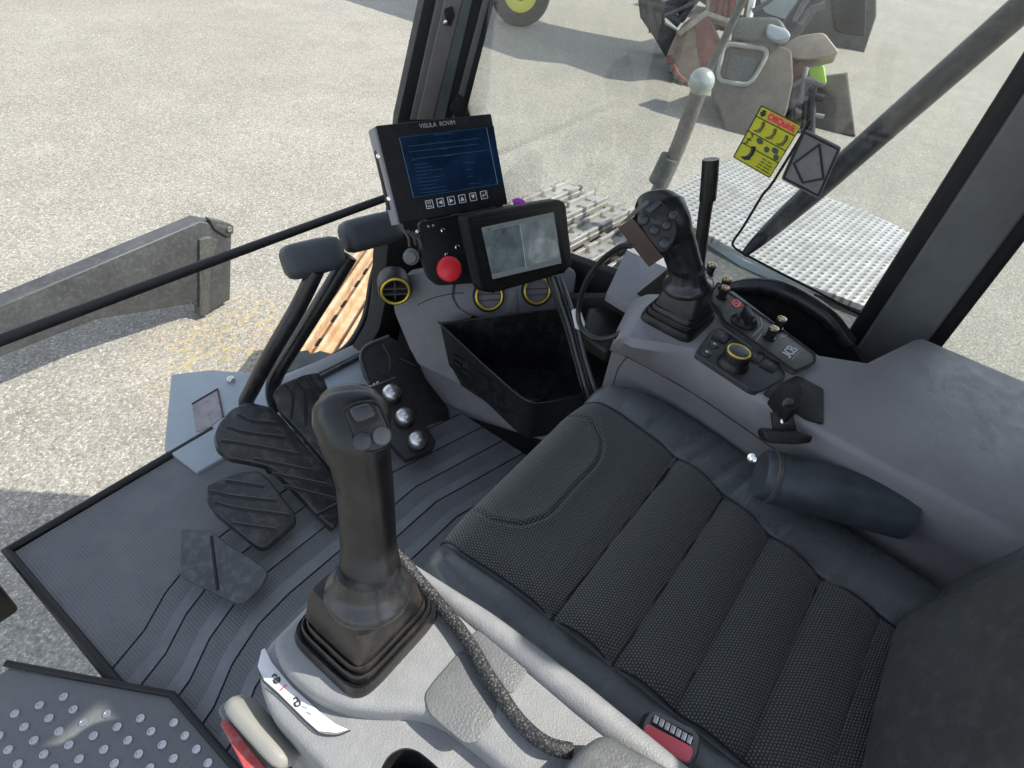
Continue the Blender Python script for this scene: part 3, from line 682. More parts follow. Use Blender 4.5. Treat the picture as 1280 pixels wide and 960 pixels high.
# buckle
bu = thing('belt_buckle', (-.19, -.09, .49), 'seat belt buckle with red release button between seat and pale console', 'buckle')
bp = at(838, 922, 'z', .525); bn = (to_cam(bp)*.9 + V((0, -.1, .15))).normalized(); BP = (bp, bn)
slab('housing', pix((bp-bn*.003, bn), (799, 924), (803, 905), (812, 888), (876, 920), (873, 945), (862, 968), (800, 945)), .05, 'black', bu, .003, .006)
fr_pts = roundpoly(pix(BP, (802, 922), (806, 903), (814, 890), (822, 889), (868, 912), (875, 922), (871, 942), (862, 955), (852, 953), (806, 932)), .004)
slab('frame', fr_pts, .006, 'padgrey', bu, .0012)
slab('slot', pix((bp+bn*.0006, bn), (815, 897), (820, 894), (866, 918), (867, 927), (860, 934), (813, 905)), .002, 'dark', bu, 0, .002)
bm = bmesh.new()
for i in range(7):
    t = i/6; c = on(lerp(820, 862, t), lerp(899.5, 924.5, t), bp+bn*.0010, bn); xd = (on(862, 924, bp, bn)-on(820, 900, bp, bn)).normalized()
    box_bm(c, xd, bn.cross(xd), bn, (.0024, .0040, .0010), .0006, bm)
link_mesh('slot_tooth', bm, 'silver', bu)
slab('release_button', pix((bp+bn*.0030, bn), (806, 908), (810, 905), (866, 934), (866, 944), (860, 953), (852, 951), (806, 927)), .008, 'buckle_red', bu, .0015, .003)

# ================================================================== DASH
da = thing('dashboard', (.42, .6, 0), 'grey dashboard column with round gold-ringed vents and a deep black storage bin', 'dashboard')
fA, fB = at(545, 503, 'z', 0), at(640, 586, 'z', 0)
lowp = [at(545, 503, 'z', .004), at(640, 586, 'z', .004), at(690, 542, 'z', .13), at(655, 534, 'x', .365), at(577, 482, 'x', .372), at(521, 446, 'x', .40)]
def hull_panel(name, quads, mat, parent, th=.03):
    bm = bmesh.new()
    for q in quads: slab_bm(q, th, 0, None, bm)
    return link_mesh(name, bm, mat, parent, 30)
ex = V((1, 0, 0))
p_low = pix((fA, V((-.80, -.28, .55)).normalized()), (523, 452), (545, 503), (560, 517), (640, 586), (672, 572), (700, 535), (655, 534), (577, 482), (556, 462))
slab('lower_panel', p_low, .08, 'grey2', da, .006, .004)
un = V((-.86, -.42, .28)).normalized(); u0 = at(556, 456, 'x', .385)
slab('upper_panel', pix((u0, un), (494, 392), (492, 380), (505, 345), (540, 338), (574, 344), (566, 356), (565, 372), (572, 385), (590, 397), (560, 403), (557, 425), (563, 456), (577, 482), (556, 470), (523, 455), (512, 435)), .06, 'grey2', da, .006, .006)
tube('panel_seam', pix((u0+un*.0006, un), (522, 381), (540, 373), (560, 368), (580, 366)), .0010, 'dark', da, 6, 4)
# bin
def bz_(px, py, z): return at(px, py, 'z', z)
rimp = [bz_(548, 403, .325), bz_(600, 452, .32), bz_(640, 488, .32), bz_(654, 499, .32), bz_(668, 505, .32), bz_(690, 503, .32), bz_(742, 490, .325), bz_(735, 430, .36), bz_(716, 382, .40), bz_(640, 392, .37)]
rimp = roundpoly(rimp, [.01, .01, .03, .01, .02, .03, .01, .01, .01, .02])
cen = sum(rimp, V())/len(rimp)
outb = [V((p.x+(cen.x-p.x)*.10+.012, p.y+(cen.y-p.y)*.10, .19 + .02*(p.y-.4))) for p in rimp]
inr = [p.lerp(V((cen.x, cen.y, p.z)), .035) for p in rimp]; inb = [V((p.x+(cen.x-p.x)*.16, p.y+(cen.y-p.y)*.16, .215)) for p in rimp]
binmat = plastic('deep_black_plastic', (.0065, .0068, .0075), .38, 500, .2, .05)
link_mesh('storage_bin', loft_bm([outb, [p.lerp(q, .96) for p, q in zip(outb, rimp)], rimp, inr, [p.lerp(q, .95) for p, q in zip(inb, inr)], inb]), binmat, da, 40)
tube('bin_rim', [p + EZ*.001 for p in rimp[2:40]], .0022, 'blackg', da, 8, 2)
lathe('cup_ring', at(664, 488, 'z', .216), EZ, [(.040, 0), (.042, .004), (.038, .005), (.036, .001)], 'blackg', da, 36)
bm = bmesh.new()
for i in range(6):
    a = at(572+i*13, 447+i*12.5, 'x', .35); box_bm(a, V((0, -1, -.1)), V((.2, 0, 1)), V((-1, 0, .2)), (.013, .0015, .003), 0, bm); box_bm(a+V((0, 0, -.018)), V((0, -1, -.1)), V((.2, 0, 1)), V((-1, 0, .2)), (.013, .0015, .003), 0, bm)
link_mesh('bin_slot', bm, 'dark', da)
# back of bin alcove
slab('alcove_back', pix(('y', .80), (560, 395), (600, 380), (730, 345), (745, 480), (650, 470)), .02, 'dark', da)
def vent(c, n, R, par, half=False):
    v = link_mesh('air_vent', lathe_bm(c, n, [(R*1.02, -.05), (R*1.05, -.004), (R*1.0, .004), (R*.86, .006), (R*.80, .001), (R*.78, -.022), (R*.3, -.024), (.0005, -.024)], 40), 'black', par, 35)
    link_mesh('gold_ring', ring_bm(c + n*.005, n, R*.85, .0034), 'gold', v, 60)
    u, w, n_ = frame(n, V((0, 0, 1))); bm = bmesh.new()
    for k in (-.28, .10): box_bm(c - n*.006 + u*R*k, w, u, n, (R*.76, .0013, .007), .0005, bm)
    box_bm(c - n*.010 + u*R*-.1, u, w, n, (R*.62, .0013, .006), .0005, bm)
    link_mesh('vent_slat', bm, 'tin', v)
    return v
v1 = at(494, 363, 'y', .85); vent(v1, (V((-.62, -.75, .10))).normalized(), .038, da)
v2 = at(611, 370, 'y', .70); v3 = at(671, 362, 'y', .63)
n23 = (to_cam(v2)*.7 + V((-.2, -.5, .2))).normalized()
bmp = (v2 - n23*.004, n23)
slab('vent_pod', pix(bmp, (566, 372), (569, 352), (585, 340), (640, 330), (700, 326), (722, 340), (718, 372), (690, 392), (640, 399), (600, 398), (578, 392)), .06, 'grey', da, .008, .015)
vent(v2, n23, .039, da); v3b = on(671, 363, v2, n23); vent(v3b, n23, .039, da)
slab('pod_divider', pix((v2+n23*.001, n23), (636, 364), (646, 362), (646, 391), (634, 392)), .004, 'lgrey', da, .001, .001)
# vertical dark trim below the pillar
slab('corner_trim', pix(('y', .98), (483, 330), (488, 275), (535, 275), (545, 345), (510, 380), (500, 410), (497, 440), (462, 447), (456, 443), (474, 412), (482, 375)), .05, 'dark', da, .006, .006)
# dark side wall between dash and console
slab('side_wall', pix(('x', .62), (700, 372), (790, 372), (830, 340), (830, 520), (690, 540)), .03, 'dark', da, .004)
slab('wall_tray', pix(('z', .40), (728, 420), (735, 385), (770, 378), (800, 376), (808, 392), (790, 420), (760, 440)), .03, 'black', da, .006, .010)
wc0 = rng(722, 398, 1.17); slab('white_connector', pix((wc0, to_cam(wc0)), (714, 388), (724, 384), (732, 405), (729, 413), (719, 411)), .012, 'white', da, .002, .003)

# grey ledge behind the far joystick
slab('window_ledge', pix(('z', .47), (791, 296), (800, 288), (850, 336), (815, 384), (800, 392), (758, 366)), .02, 'grey', None, .003, .004)
bpy.data.objects['window_ledge']; tag(bpy.data.objects['window_ledge'], 'flat lilac-grey cover panel behind the far joystick', 'panel')

# monitor + tablet (pose solved from the photographed rectangle)
def mon_plane(tl, n, k):
    return CC + (V(tl)-CC)*k, V(n).normalized()
mp, mn = mon_plane((.1152, .6716, .8613), (-.329, -.806, .491), 1.25); MP = (mp, mn)
mo = thing('display_monitor', on(552, 210, *MP), 'large black monitor with dark blue screen and a row of arrow keys', 'monitor')
sblack = plastic('dark_screen_housing', (.007, .007, .008), .5, 900, .1, .04, spec=.25)
slab('housing', pix(MP, (470, 157), (614, 142), (635, 255), (500, 280)), .045, sblack, mo, .002, .004)
slab('side_rail', pix((mp - mn*.002, mn), (467.5, 160), (472, 158), (502, 279), (497, 281)), .036, 'grey', mo, .001, .001)
SPm = (mp + mn*.0006, mn)
scr = slab('screen', pix(SPm, (497, 170.5), (617, 157), (629, 231), (516, 249)), .001, 'screen', mo)
ML = (mp + mn*.0012, mn)
def mline(p, r=.0006, mat='screen_line', par=scr, nm='screen_line'): return sym(nm, p, r, mat, par, ML)
mline([[(499, 172), (608, 159.5)], [(499, 172), (517, 247)], [(608, 159.5), (622, 230)], [(517, 247), (622, 230)]])
mline([[(509, 183), (598, 173)], [(511, 190), (598, 180)], [(514, 199), (612, 187.5)], [(542, 169), (565, 166.5)], [(552, 186), (560, 185)], [(556, 195), (565, 194)], [(515, 200.5), (518, 200)]], .0007)
random.seed(3)
for r_ in range(9):
    y0 = 206 + r_*4.4; x0 = 517 + r_*1.05; xe = x0 + random.choice((14, 20, 26, 34)); 
    mline([[(x0, y0), (xe, y0 - (xe-x0)*.115)]], .0006)
    if r_ % 2: mline([[(x0+62, y0-7.1), (x0+62+random.choice((8, 14)), y0-7.9)]], .0006)
mx = on(614, 142, *MP)-on(470, 157, *MP); my = on(470, 157, *MP)-on(500, 280, *MP)
text('lettering', 'VISULA  ROVIM', on(547, 155.5, *ML), mx, my, .0115, 'faint', mo)
for i, s in enumerate(('x', 'l', 'r', 'u', 'd', 'e')):
    cx, cy = 536.5+13.6*i, 255.5-2.35*i; c = on(cx, cy, mp, mn); X = mx.normalized(); Y = my.normalized()
    ky = link_mesh('key', box_bm(c, X, Y, mn, (.0082, .0082, .0016), .001), 'blackg', mo)
    bm = bmesh.new(); q = [c+mn*.0018+X*a+Y*b for a, b in ((-.0075, -.0075), (.0075, -.0075), (.0075, .0075), (-.0075, .0075))]
    for a, b in zip(q, q[1:]+q[:1]): tube_bm([a, b], .0007, 5, bm, 2)
    link_mesh('key_outline', bm, 'white', ky)
    bm = bmesh.new(); tri = {'l': ((.004, .0045), (.004, -.0045), (-.004, 0)), 'r': ((-.004, .0045), (-.004, -.0045), (.004, 0)), 'u': ((-.0045, -.004), (.0045, -.004), (0, .004)), 'd': ((-.0045, .004), (.0045, .004), (0, -.004))}
    P3 = lambda a, b: c+mn*.0022+X*a+Y*b
    if s in tri: slab_bm([P3(*t) for t in tri[s]], .0005, 0, mn, bm)
    elif s == 'x':
        for sx_, sy_ in ((1, 1), (1, -1), (-1, 1), (-1, -1)): tube_bm([P3(.001*sx_, .001*sy_), P3(.0045*sx_, .0045*sy_)], .0006, 5, bm, 2)
        tube_bm([P3(-.003, -.0045), P3(.003, -.0045)], .0006, 5, bm, 2); tube_bm([P3(-.003, .0045), P3(.003, .0045)], .0006, 5, bm, 2)
    else:
        tube_bm([P3(.004, .0045), P3(.004, -.001), P3(-.003, -.001)], .0007, 5, bm, 1); tube_bm([P3(-.001, .002), P3(-.004, -.001), P3(-.001, -.004)], .0007, 5, bm, 1)
    link_mesh('key_symbol', bm, 'white', ky)
for a, b in ((476, 195), (489, 248)): dome_btn('screw', on(a, b, mp - mn*.012, mn) - mx.normalized()*.004, (mn - mx.normalized()).normalized(), .005, .003, 'chrome', mo)
slab('mount_strap', pix((mp - mn*.02, mn), (470, 188), (476, 188), (480, 200), (492, 262), (486, 262)), .012, 'dark', mo, .001)
# bracket plate with emergency button
ep = mp - mn*.055; EP = (ep, mn)
em = thing('switch_bracket', on(560, 320, *EP), 'black bracket plate under the big monitor with red mushroom button', 'bracket')
slab('plate', pix(EP, (524, 278), (600, 262), (612, 345), (596, 354), (548, 357), (535, 346), (526, 318)), .012, 'dark', em, .002, .008)
eb = lathe('button_base', on(557, 338, *EP), (mn*.9+V((-.1, -.1, .3))).normalized(), [(.020, 0), (.021, .006), (.015, .008), (.014, .016)], 'silver', em, 32)
en = (mn*.9+V((-.1, -.1, .3))).normalized()
lathe('emergency_button', on(557, 338, *EP) + en*.014, en, [(.017, 0), (.0265, .003), (.0275, .008), (.0265, .014), (.021, .017), (.009, .0185), (.0005, .0188)], 'red', em, 40)
for a, b, r in ((553, 288, .0055), (571, 309, .006), (535, 283, .003), (541, 282, .003), (522, 290, .0045), (557, 318, .004)): dome_btn('bolt', on(a, b, *EP), mn, r, .004, 'chrome' if r > .0031 else 'silver', em, 16)
cb2 = lathe('clamp_knob', on(514, 321, *EP), (mn + V((-.6, .1, 0))).normalized(), [(.015, -.02), (.017, -.01), (.017, .004), (.012, .007), (.011, .014), (.0005, .015)], 'padgrey', em, 24)
for k, (x0, y0, x1, y1) in enumerate(((503, 286, 512, 308), (509, 288, 520, 306), (515, 290, 528, 312))):
    tube('wire', [on(x0, y0, *EP), on((x0+x1)/2+3, (y0+y1)/2, ep+mn*.012, mn), on(x1, y1, *EP)], .0028, 'tin', em, 8, 5)
tube('bracket_arm', [on(560, 300, *EP) - mn*.01, on(556, 320, ep-mn*.08, mn), at(545, 350, 'y', .96)], .018, 'dark', em)

tp, tn = mon_plane((-.037, .3716, .8833), (-.136, -.936, .324), 1.72); TP = (tp, tn)
# keep the tablet in front of the bracket plate
ta = thing('tablet_screen', on(648, 310, *TP), 'black rugged tablet showing a split camera view in front of the vents', 'tablet')
slab('housing', pix(TP, (582, 270), (596, 266), (700, 249), (708, 254), (716, 332), (706, 340), (612, 367), (602, 362)), .026, sblack, ta, .005, .012)
slab('bezel', pix((tp+tn*.0012, tn), (590, 275), (700, 256), (709, 330), (607, 358)), .002, sblack, ta, .0006, .008)
TS = (tp+tn*.0020, tn)
ts = slab('screen', pix(TS, (602, 284.5), (692, 265), (702, 329), (616, 349)), .001, 'cam_view', ta)
slab('right_view', pix((tp+tn*.0025, tn), (651, 280), (693, 271), (700.5, 324), (658, 335)), .0005, 'cam_view2', ts)
slab('bright_patch', pix((tp+tn*.0029, tn), (662, 306), (672, 298), (688, 296), (697, 304), (699, 318), (690, 325), (668, 330), (660, 322)), .0004, lcd('camera_view_bright', (.064, .076, .080)), ts, 0, .012)
sym('camera_icon', [[(608, 287), (614, 286)], [(612, 285), (612, 289)], [(622, 284), (630, 282)]], .0006, 'ink', ts, (tp+tn*.0034, tn))
slab('status_bar', pix((tp+tn*.0030, tn), (602, 284.5), (692, 265), (693, 271), (603, 290.5)), .0005, 'cam_bar', ts)
slab('status_bar', pix((tp+tn*.0030, tn), (614.5, 343), (701, 322), (702, 329), (616, 349)), .0005, 'cam_bar', ts)
sym('split_line', [[(650, 280), (658, 336)]], .0009, 'white', ts, (tp+tn*.003, tn))
bm = bmesh.new()
for i in range(26):
    a = i/25; box_bm(on(lerp(616, 704, a), lerp(364, 339, a), tp-tn*.010, tn), mx.normalized(), EZ, tn, (.0018, .004, .004), 0, bm)
link_mesh('speaker_grille', bm, 'dark', ta)
tube('mount_arm', [on(650, 320, tp-tn*.03, tn), on(640, 335, tp-tn*.10, tn), at(620, 345, 'y', .80)], .014, 'dark', ta)
tc = thing('cable_bundle', at(700, 380, 'y', .55), 'bundle of thin black cables hanging from the tablet down past the storage bin', 'cable')
for k, (dx, r) in enumerate(((0, .0042), (6, .0036), (12, .0050), (-5, .0030))):
    def fr_(px, py, z, k): return CC + (at(px, py, 'z', z) - CC)*k
    tube('cable', [on(688+dx, 346, tp-tn*.02, tn), fr_(698+dx*1.0, 372, .40, .955), fr_(711+dx*.9, 410, .375, .955), fr_(722+dx*.8, 450, .35, .96), fr_(732+dx*.9, 484, .33, .965), fr_(742+dx, 512, .25, .97)], r, 'cable' if k % 2 else 'tin', tc, 8, 6)

# ================================================================== PEDALS, LEVERS
def ridge(par, pl, sets, r=.0022, mat='tin'):
    bm = bmesh.new()
    for s in sets: tube_bm(pix(pl, *s), r, 6, bm, 4)
    return link_mesh('tread_ridge', bm, mat, par)
pn = V((.05, -.42, .9)).normalized()
def pedal(name, label, p0, n, outline, th, r, ridges, mat='pedal', group='floor pedals'):
    t = thing(name, p0 - EZ*.05, label, 'pedal', group)
    slab('tread', pix((p0, n), *outline), th, mat, t, .005, r)
    if ridges: [(ridge(t, (p0+n*.0004, n), [[(x, y+2.5) for x, y in r_]], .0030, 'dark'), ridge(t, (p0+n*.0006, n), [r_], .0016)) for r_ in ridges]
    tube('stem', [p0 - n*.01, V((p0.x+.01, p0.y+.03, .02))], .012, 'dark', t)
    return t
pA = at(335, 560, 'z', .13)
pedal('travel_pedal', 'long black travel pedal with bent tread ridges reaching furthest toward the near joystick', pA, pn, [(268, 543), (274, 528), (290, 510), (312, 502), (338, 508), (352, 520), (395, 572), (424, 600), (430, 640), (418, 662), (404, 650), (366, 610), (338, 583), (318, 578), (286, 572), (272, 560)], .022, .010,
      [[(297, 516), (314, 524), (346, 527)], [(284, 532), (308, 539), (358, 545)], [(276, 549), (304, 553), (374, 566)], [(318, 572), (388, 586)], [(340, 590), (408, 604)], [(356, 606), (420, 622)], [(395, 642), (422, 628)]])
pB = at(385, 520, 'z', .14)
pedal('travel_pedal', 'dusty black ribbed travel pedal behind the head of the near joystick', pB, V((-.05, -.5, .85)).normalized(), [(342, 490), (352, 480), (380, 468), (398, 465), (406, 474), (413, 495), (418, 530), (440, 590), (430, 606), (380, 545), (352, 515)], .022, .008,
      [[(358, 479), (366, 492), (364, 520)], [(371, 473), (381, 490), (382, 530)], [(383, 470), (394, 490), (393, 520)]])
pC = at(320, 635, 'z', .09)
pedal('brake_pedal', 'short wedge shaped black pedal with thick rubber edge, nearer than the long pedal', pC, V((-.12, -.35, .93)).normalized(), [(258, 606), (280, 596), (300, 590), (322, 588), (334, 596), (368, 640), (371, 652), (334, 684), (322, 684), (268, 640), (258, 625)], .035, .006,
      [[(282, 599), (330, 606)], [(262, 612), (296, 619), (346, 624)], [(268, 626), (300, 634), (362, 642)], [(290, 652), (346, 660)]])
pD = at(300, 710, 'z', .06)
pedal('foot_flap', 'flat worn dark grey foot flap lying lowest on the mat beside the door', pD, V((-.1, -.15, .98)).normalized(), [(225, 660), (262, 662), (285, 680), (328, 707), (335, 716), (326, 734), (306, 753), (290, 752), (262, 738), (225, 720)], .012, .006,
      [[(264, 668), (272, 735)]], plastic('worn_flap_rubber', (.055, .062, .066), .38, 500, .2, .35))
pE = at(490, 470, 'z', .10)
foot = thing('footrest', pE - EZ*.08, 'black dished footrest beyond the three silver foot buttons, against the dashboard', 'footrest')
en_ = V((-.25, -.55, .8)).normalized()
slab('dish', pix((pE, en_), (449, 444), (458, 430), (486, 419), (504, 430), (516, 446), (524, 462), (560, 508), (567, 548), (548, 553), (520, 558), (492, 510), (470, 490), (456, 470)), .02, 'black', foot, .005, .010)
tube('rim', pix((pE+en_*.002, en_), (462, 480), (455, 462), (451, 444), (460, 431), (486, 420)), .004, 'tin', foot, 8)
tube('crease', pix((pE+en_*.001, en_), (478, 430), (487, 448), (487, 462)), .0016, 'tin', foot, 6)
tube('crease', pix((pE+en_*.001, en_), (500, 448), (520, 457)), .0012, 'tin', foot, 6)
fs = thing('foot_switch_plate', at(500, 520, 'z', .05), 'black plate with a row of three domed silver foot buttons', 'foot switch')
fsn = V((-.18, -.28, .94)).normalized(); f0 = at(500, 520, 'z', .105)
slab('plate', pix((f0, fsn), (440, 492), (462, 484), (495, 471), (503, 480), (522, 512), (545, 552), (540, 562), (508, 574), (494, 560)), .03, 'black', fs, .002, .003)
tube('plate_edge', pix((f0+fsn*.001, fsn), (420, 497), (458, 486), (494, 472)), .0022, 'tin', fs, 6)
for a, b in ((488, 493), (504, 522), (520, 551)):
    c = on(a+1, b+3, f0, fsn)
    fb = lathe('button_socket', c, fsn, [(.0235, -.002), (.0245, .012), (.022, .016)], 'dark', fs, 28)
    lathe('foot_button', c + fsn*.016, fsn, [(.0222, -.005), (.0234, .002), (.0234, .008), (.0218, .014), (.0166, .021), (.0085, .025), (.0005, .0262)], 'silver', fb, 32)
sprt = [on(450+i*2.2, 491-i*1.2+(2 if i % 2 else -2), f0-fsn*.004, fsn) for i in range(12)]
tube('spring', sprt, .0016, 'silver', fs, 6, 4)

def lever(label, grip, hw, pts, r, mat='blackg'):
    t = thing('travel_lever', pts[-1], label, 'lever', 'travel levers')
    c0, c1 = grip; d = (c1-c0).normalized(); sd = d.cross(to_cam(c0)).normalized(); dp = d.cross(sd)
    L = (c1-c0).length; rings = []
    for x, k in ((0, .30), (.02, .62), (.06, .85), (.14, .98), (.3, 1.0), (.6, 1.0), (.82, .96), (.93, .83), (.98, .60), (1, .30)):
        rings.append(sq_ring(c0 + d*L*x, sd, dp, hw*k, hw*.85*k, 3.2, 28))
    link_mesh('grip', loft_bm(rings), 'btn' if False else lever_grip, t, 70)
    tube('shaft', pts, r, mat, t, 14, 6)
    return t
lever_grip = plastic('blue_grey_soft_grip', (.045, .052, .058), .5, 900, .15, .15, (.16, .17, .18), var=.12)
lever('lower of the two travel levers, blue-grey oblong grip on a bent black shaft', (at(353, 331, 'z', .5), at(428, 313, 'z', .5)), .037,
      [at(395, 338, 'z', .485), at(372, 385, 'z', .40), at(340, 440, 'z', .29), at(316, 485, 'z', .18), at(308, 503, 'z', .12), at(312, 520, 'z', .05)], .0180)
lever('higher of the two travel levers, its blue-grey grip tucked under the monitor corner', (at(427, 299, 'z', .5), at(500, 280, 'z', .5)), .037,
      [at(437, 320, 'z', .47), at(405, 372, 'z', .38), at(372, 425, 'z', .27), at(346, 468, 'z', .18), at(341, 490, 'z', .11), at(345, 510, 'z', .05)], .0180)
# safety lever by the window
sl = thing('safety_lever', at(872, 335, 'x', .55), 'tall slim black safety lever behind the far joystick', 'lever')
q = [at(872, 345, 'x', .55), at(880, 275, 'x', .55), at(886, 235, 'x', .55)]
tube('shaft', q, [.0115, .0120, .0125], 'black', sl, 14)
tube('sleeve', [at(884.5, 250, 'x', .548), at(887, 222, 'x', .548), at(888.5, 199, 'x', .548)], [.0150, .0150, .0146], 'blackg', sl, 16)

# ================================================================== CAB FRAME
cf = thing('cab_frame', (.6, 1.1, 0), 'black cab pillars, window bars and seals framing the front corner', 'cab frame')
pp0 = V((.62, 1.10, .5)); pnv = V((-.55, -.83, 0)).normalized()
def pstrip(nm, x0t, x1t, x0b, x1b, off, mat, yb=150, th=.05):
    # x at y=-40 extrapolated
    k = 190/150; f = lambda t, b: b + (t-b)*k
    slab(nm, pix((pp0 + pnv*off, pnv), (f(x0t, x0b), -40), (f(x1t, x1b), -40), (x1b, yb), (x0b, yb)), th, mat, cf, .003)
pgrey = plastic('pillar_grey', (.115, .118, .115), .5, 700, .2, .1); pbrown = plastic('pillar_brown_grey', (.150, .135, .122), .5, 700, .2, .1); pgreen = plastic('pillar_green_grey', (.080, .095, .088), .5, 700, .2, .1)
pstrip('outer_seal', 530, 547, 497, 515, .000, 'dark'); pstrip('pillar_strip', 546, 556, 513, 522, .006, pgrey); pstrip('pillar_post', 555.5, 578, 521.5, 541, .010, pbrown)
pstrip('gap_strip', 574, 592, 538, 556, .002, 'dark'); pstrip('pillar_strip', 578, 591, 540, 556, .006, pgreen); pstrip('glass_seal', 590, 607, 554, 568, .000, 'dark'); pstrip('pillar_strip', 604, 612, 565, 573, .004, pgrey); pstrip('glass_seal', 611, 619, 571, 581, .000, 'dark')
slab('pillar_foot', pix((pp0 - pnv*.004, pnv), (497, 148), (581, 148), (566, 230), (560, 330), (548, 420), (500, 440), (484, 420), (484, 330), (488, 240)), .05, 'dark', cf, .004)
dome_btn('screw', on(557.5, 28, pp0+pnv*.0105, pnv), pnv, .007, .004, 'chrome', cf); slab('catch', pix((pp0+pnv*.016, pnv), (556, 12), (566, 8), (569, 20), (563, 34), (557, 22)), .01, 'dark', cf, .002, .003)
slab('hinge', pix((pp0+pnv*.012, pnv), (562, 135), (572, 118), (581, 122), (579, 140), (572, 152)), .02, 'dark', cf, .003, .004)
tube('window_bar', [at(-60, 448, 'y', 1.12), at(262, 328, 'y', 1.12), at(494, 243, 'y', 1.12)], .0105, 'dark', cf, 12, 2)
tube('window_seal', [at(486, 300, 'y', 1.13), at(473, 335, 'y', 1.13), at(467, 375, 'y', 1.13), at(460, 405, 'y', 1.13), at(443, 435, 'y', 1.13), at(414, 455, 'y', 1.13), at(360, 482, 'y', 1.13)], .014, pgreen, cf, 10, 6)
tube('window_seal', [at(478, 310, 'y', 1.14), at(466, 345, 'y', 1.14), at(459, 385, 'y', 1.14), at(450, 410, 'y', 1.14), at(432, 435, 'y', 1.14), at(400, 455, 'y', 1.14)], .010, 'black', cf, 10, 6)
slab('floor_nose', pix(('z', .015), (214, 468), (262, 462), (312, 466), (350, 470), (455, 428), (470, 440), (470, 500), (420, 520), (300, 560), (246, 590), (205, 560)), .03, 'steelpaint', cf, .003)
slab('sill_strip', pix(('z', .028), (345, 480), (352, 472), (455, 424), (460, 430), (458, 437), (356, 486)), .012, 'lgrey', cf, .003)
tube('sill_groove', [at(400, 471, 'z', .024), at(452, 444, 'z', .024)], .006, 'dkgreen', cf, 8, 2)
slab('nose_edge', pix(('z', -.06), (330, 452), (366, 440), (385, 437), (389, 442), (400, 438), (432, 446), (445, 440), (470, 430), (470, 470), (330, 500)), .05, 'dkgreen', cf, .003)
dome_btn('bolt', at(289, 476, 'z', .016), EZ, .011, .012, 'silver', cf)
slab('notice_sticker', pix(('z', .0165), (240, 506), (272, 487), (279, 520), (262, 534), (245, 540)), .001, plastic('printed_sticker', (.30, .28, .27), .5, 120, .3, .7, (.10, .08, .08)), cf); sym('sticker_border', [[(240, 505), (272, 486)], [(272, 486), (279, 521)]], .0025, 'ink', cf, ('z', .0175))
# door-side front pillar, rear posts and roof (mostly outside the picture)
box('pillar_post', (-.60, 1.08, .82), (.035, .05, .90), 'dark', cf, .01); box('pillar_post', (.80, -.62, .82), (.05, .06, .86), 'dark', cf, .01); box('pillar_post', (-.62, -.62, .82), (.04, .06, .86), 'dark', cf, .01)
box('pillar_post', (.80, -.13, 1.06), (.035, .08, .66), 'dark', cf, .015); box('pillar_trim', (.755, -.13, 1.06), (.012, .05, .64), pgrey, cf, .006)
box('roof', (.10, -.02, 1.73), (.78, .43, .03), 'lgrey', cf, .012); box('roof_sun_blocker', (.60, -.575, 1.73), (.29, .125, .028), 'lgrey', cf, .012)  # unseen roof shortened for sky light; rear piece added to shade the seat
box('rear_sun_blocker', (.54, -.66, .86), (.27, .02, .86), 'dark', cf, .008)  # unseen panel added to keep sun off the seat
# side wall below the far window
sw_ = slab('side_panel', [V((.74, -.7, .545)), V((.74, 1.05, .36)), V((.74, 1.05, -.05)), V((.74, -.7, -.05))], .03, 'dark', cf, .004, 0, V((-1, 0, 0)))
# arched tub rim
tub = thing('side_bin', (.6, .05, .5), 'black arched side storage pocket beside the instrument panel', 'storage bin')
ar = [at(900, 372, 'x', .62), at(910, 362, 'x', .62), at(924, 358.5, 'x', .62), at(945, 358, 'x', .62), at(975, 363, 'x', .62), at(1005, 377, 'x', .62), at(1035, 398, 'x', .62), at(1060, 430, 'x', .62)]
tube('rim', ar, [.008, .012, .016, .019, .019, .018, .017], 'blackg', tub, 12, 6)
slab('pocket_floor', [V((.44, -.16, .47)), V((.70, -.16, .47)), V((.72, .10, .47)), V((.66, .30, .47)), V((.50, .30, .47))], .02, 'dark', tub, 0, 0, EZ)
slab('liner', [p + V((.012, 0, -.002)) for p in ar] + [V((.632, -.22, .46)), V((.632, .26, .46))], .02, 'dark', tub, 0, 0, V((-1, 0, 0)))
# window glass, far side
wx = .78
wp = thing('side_window', (wx, .2, .5), 'clear side window pane with black outlined lower corner', 'window')
slab('pane', [V((wx, -.62, .50)), V((wx, 1.12, .34)), V((wx, 1.12, 1.70)), V((wx, -.62, 1.70))], .005, 'glass', wp, 0, 0, V((-1, 0, 0)))
GX = ('x', wx-.004)
tube('pane_outline', pix(GX, (1012, 150), (1001, 171), (966, 228), (953, 244), (930, 282), (917, 301), (917, 308), (928, 316), (975, 341), (1018, 363), (1080, 396)), .0028, 'dark', wp, 6, 4)
tube('lower_bar', [at(930, 318, 'x', wx-.02), at(958, 292, 'x', wx+.02), at(1025, 232, 'x', wx+.08), at(1300, -10, 'x', wx+.20)], [.008, .017, .024, .026], 'black_paint', wp, 12, 5)
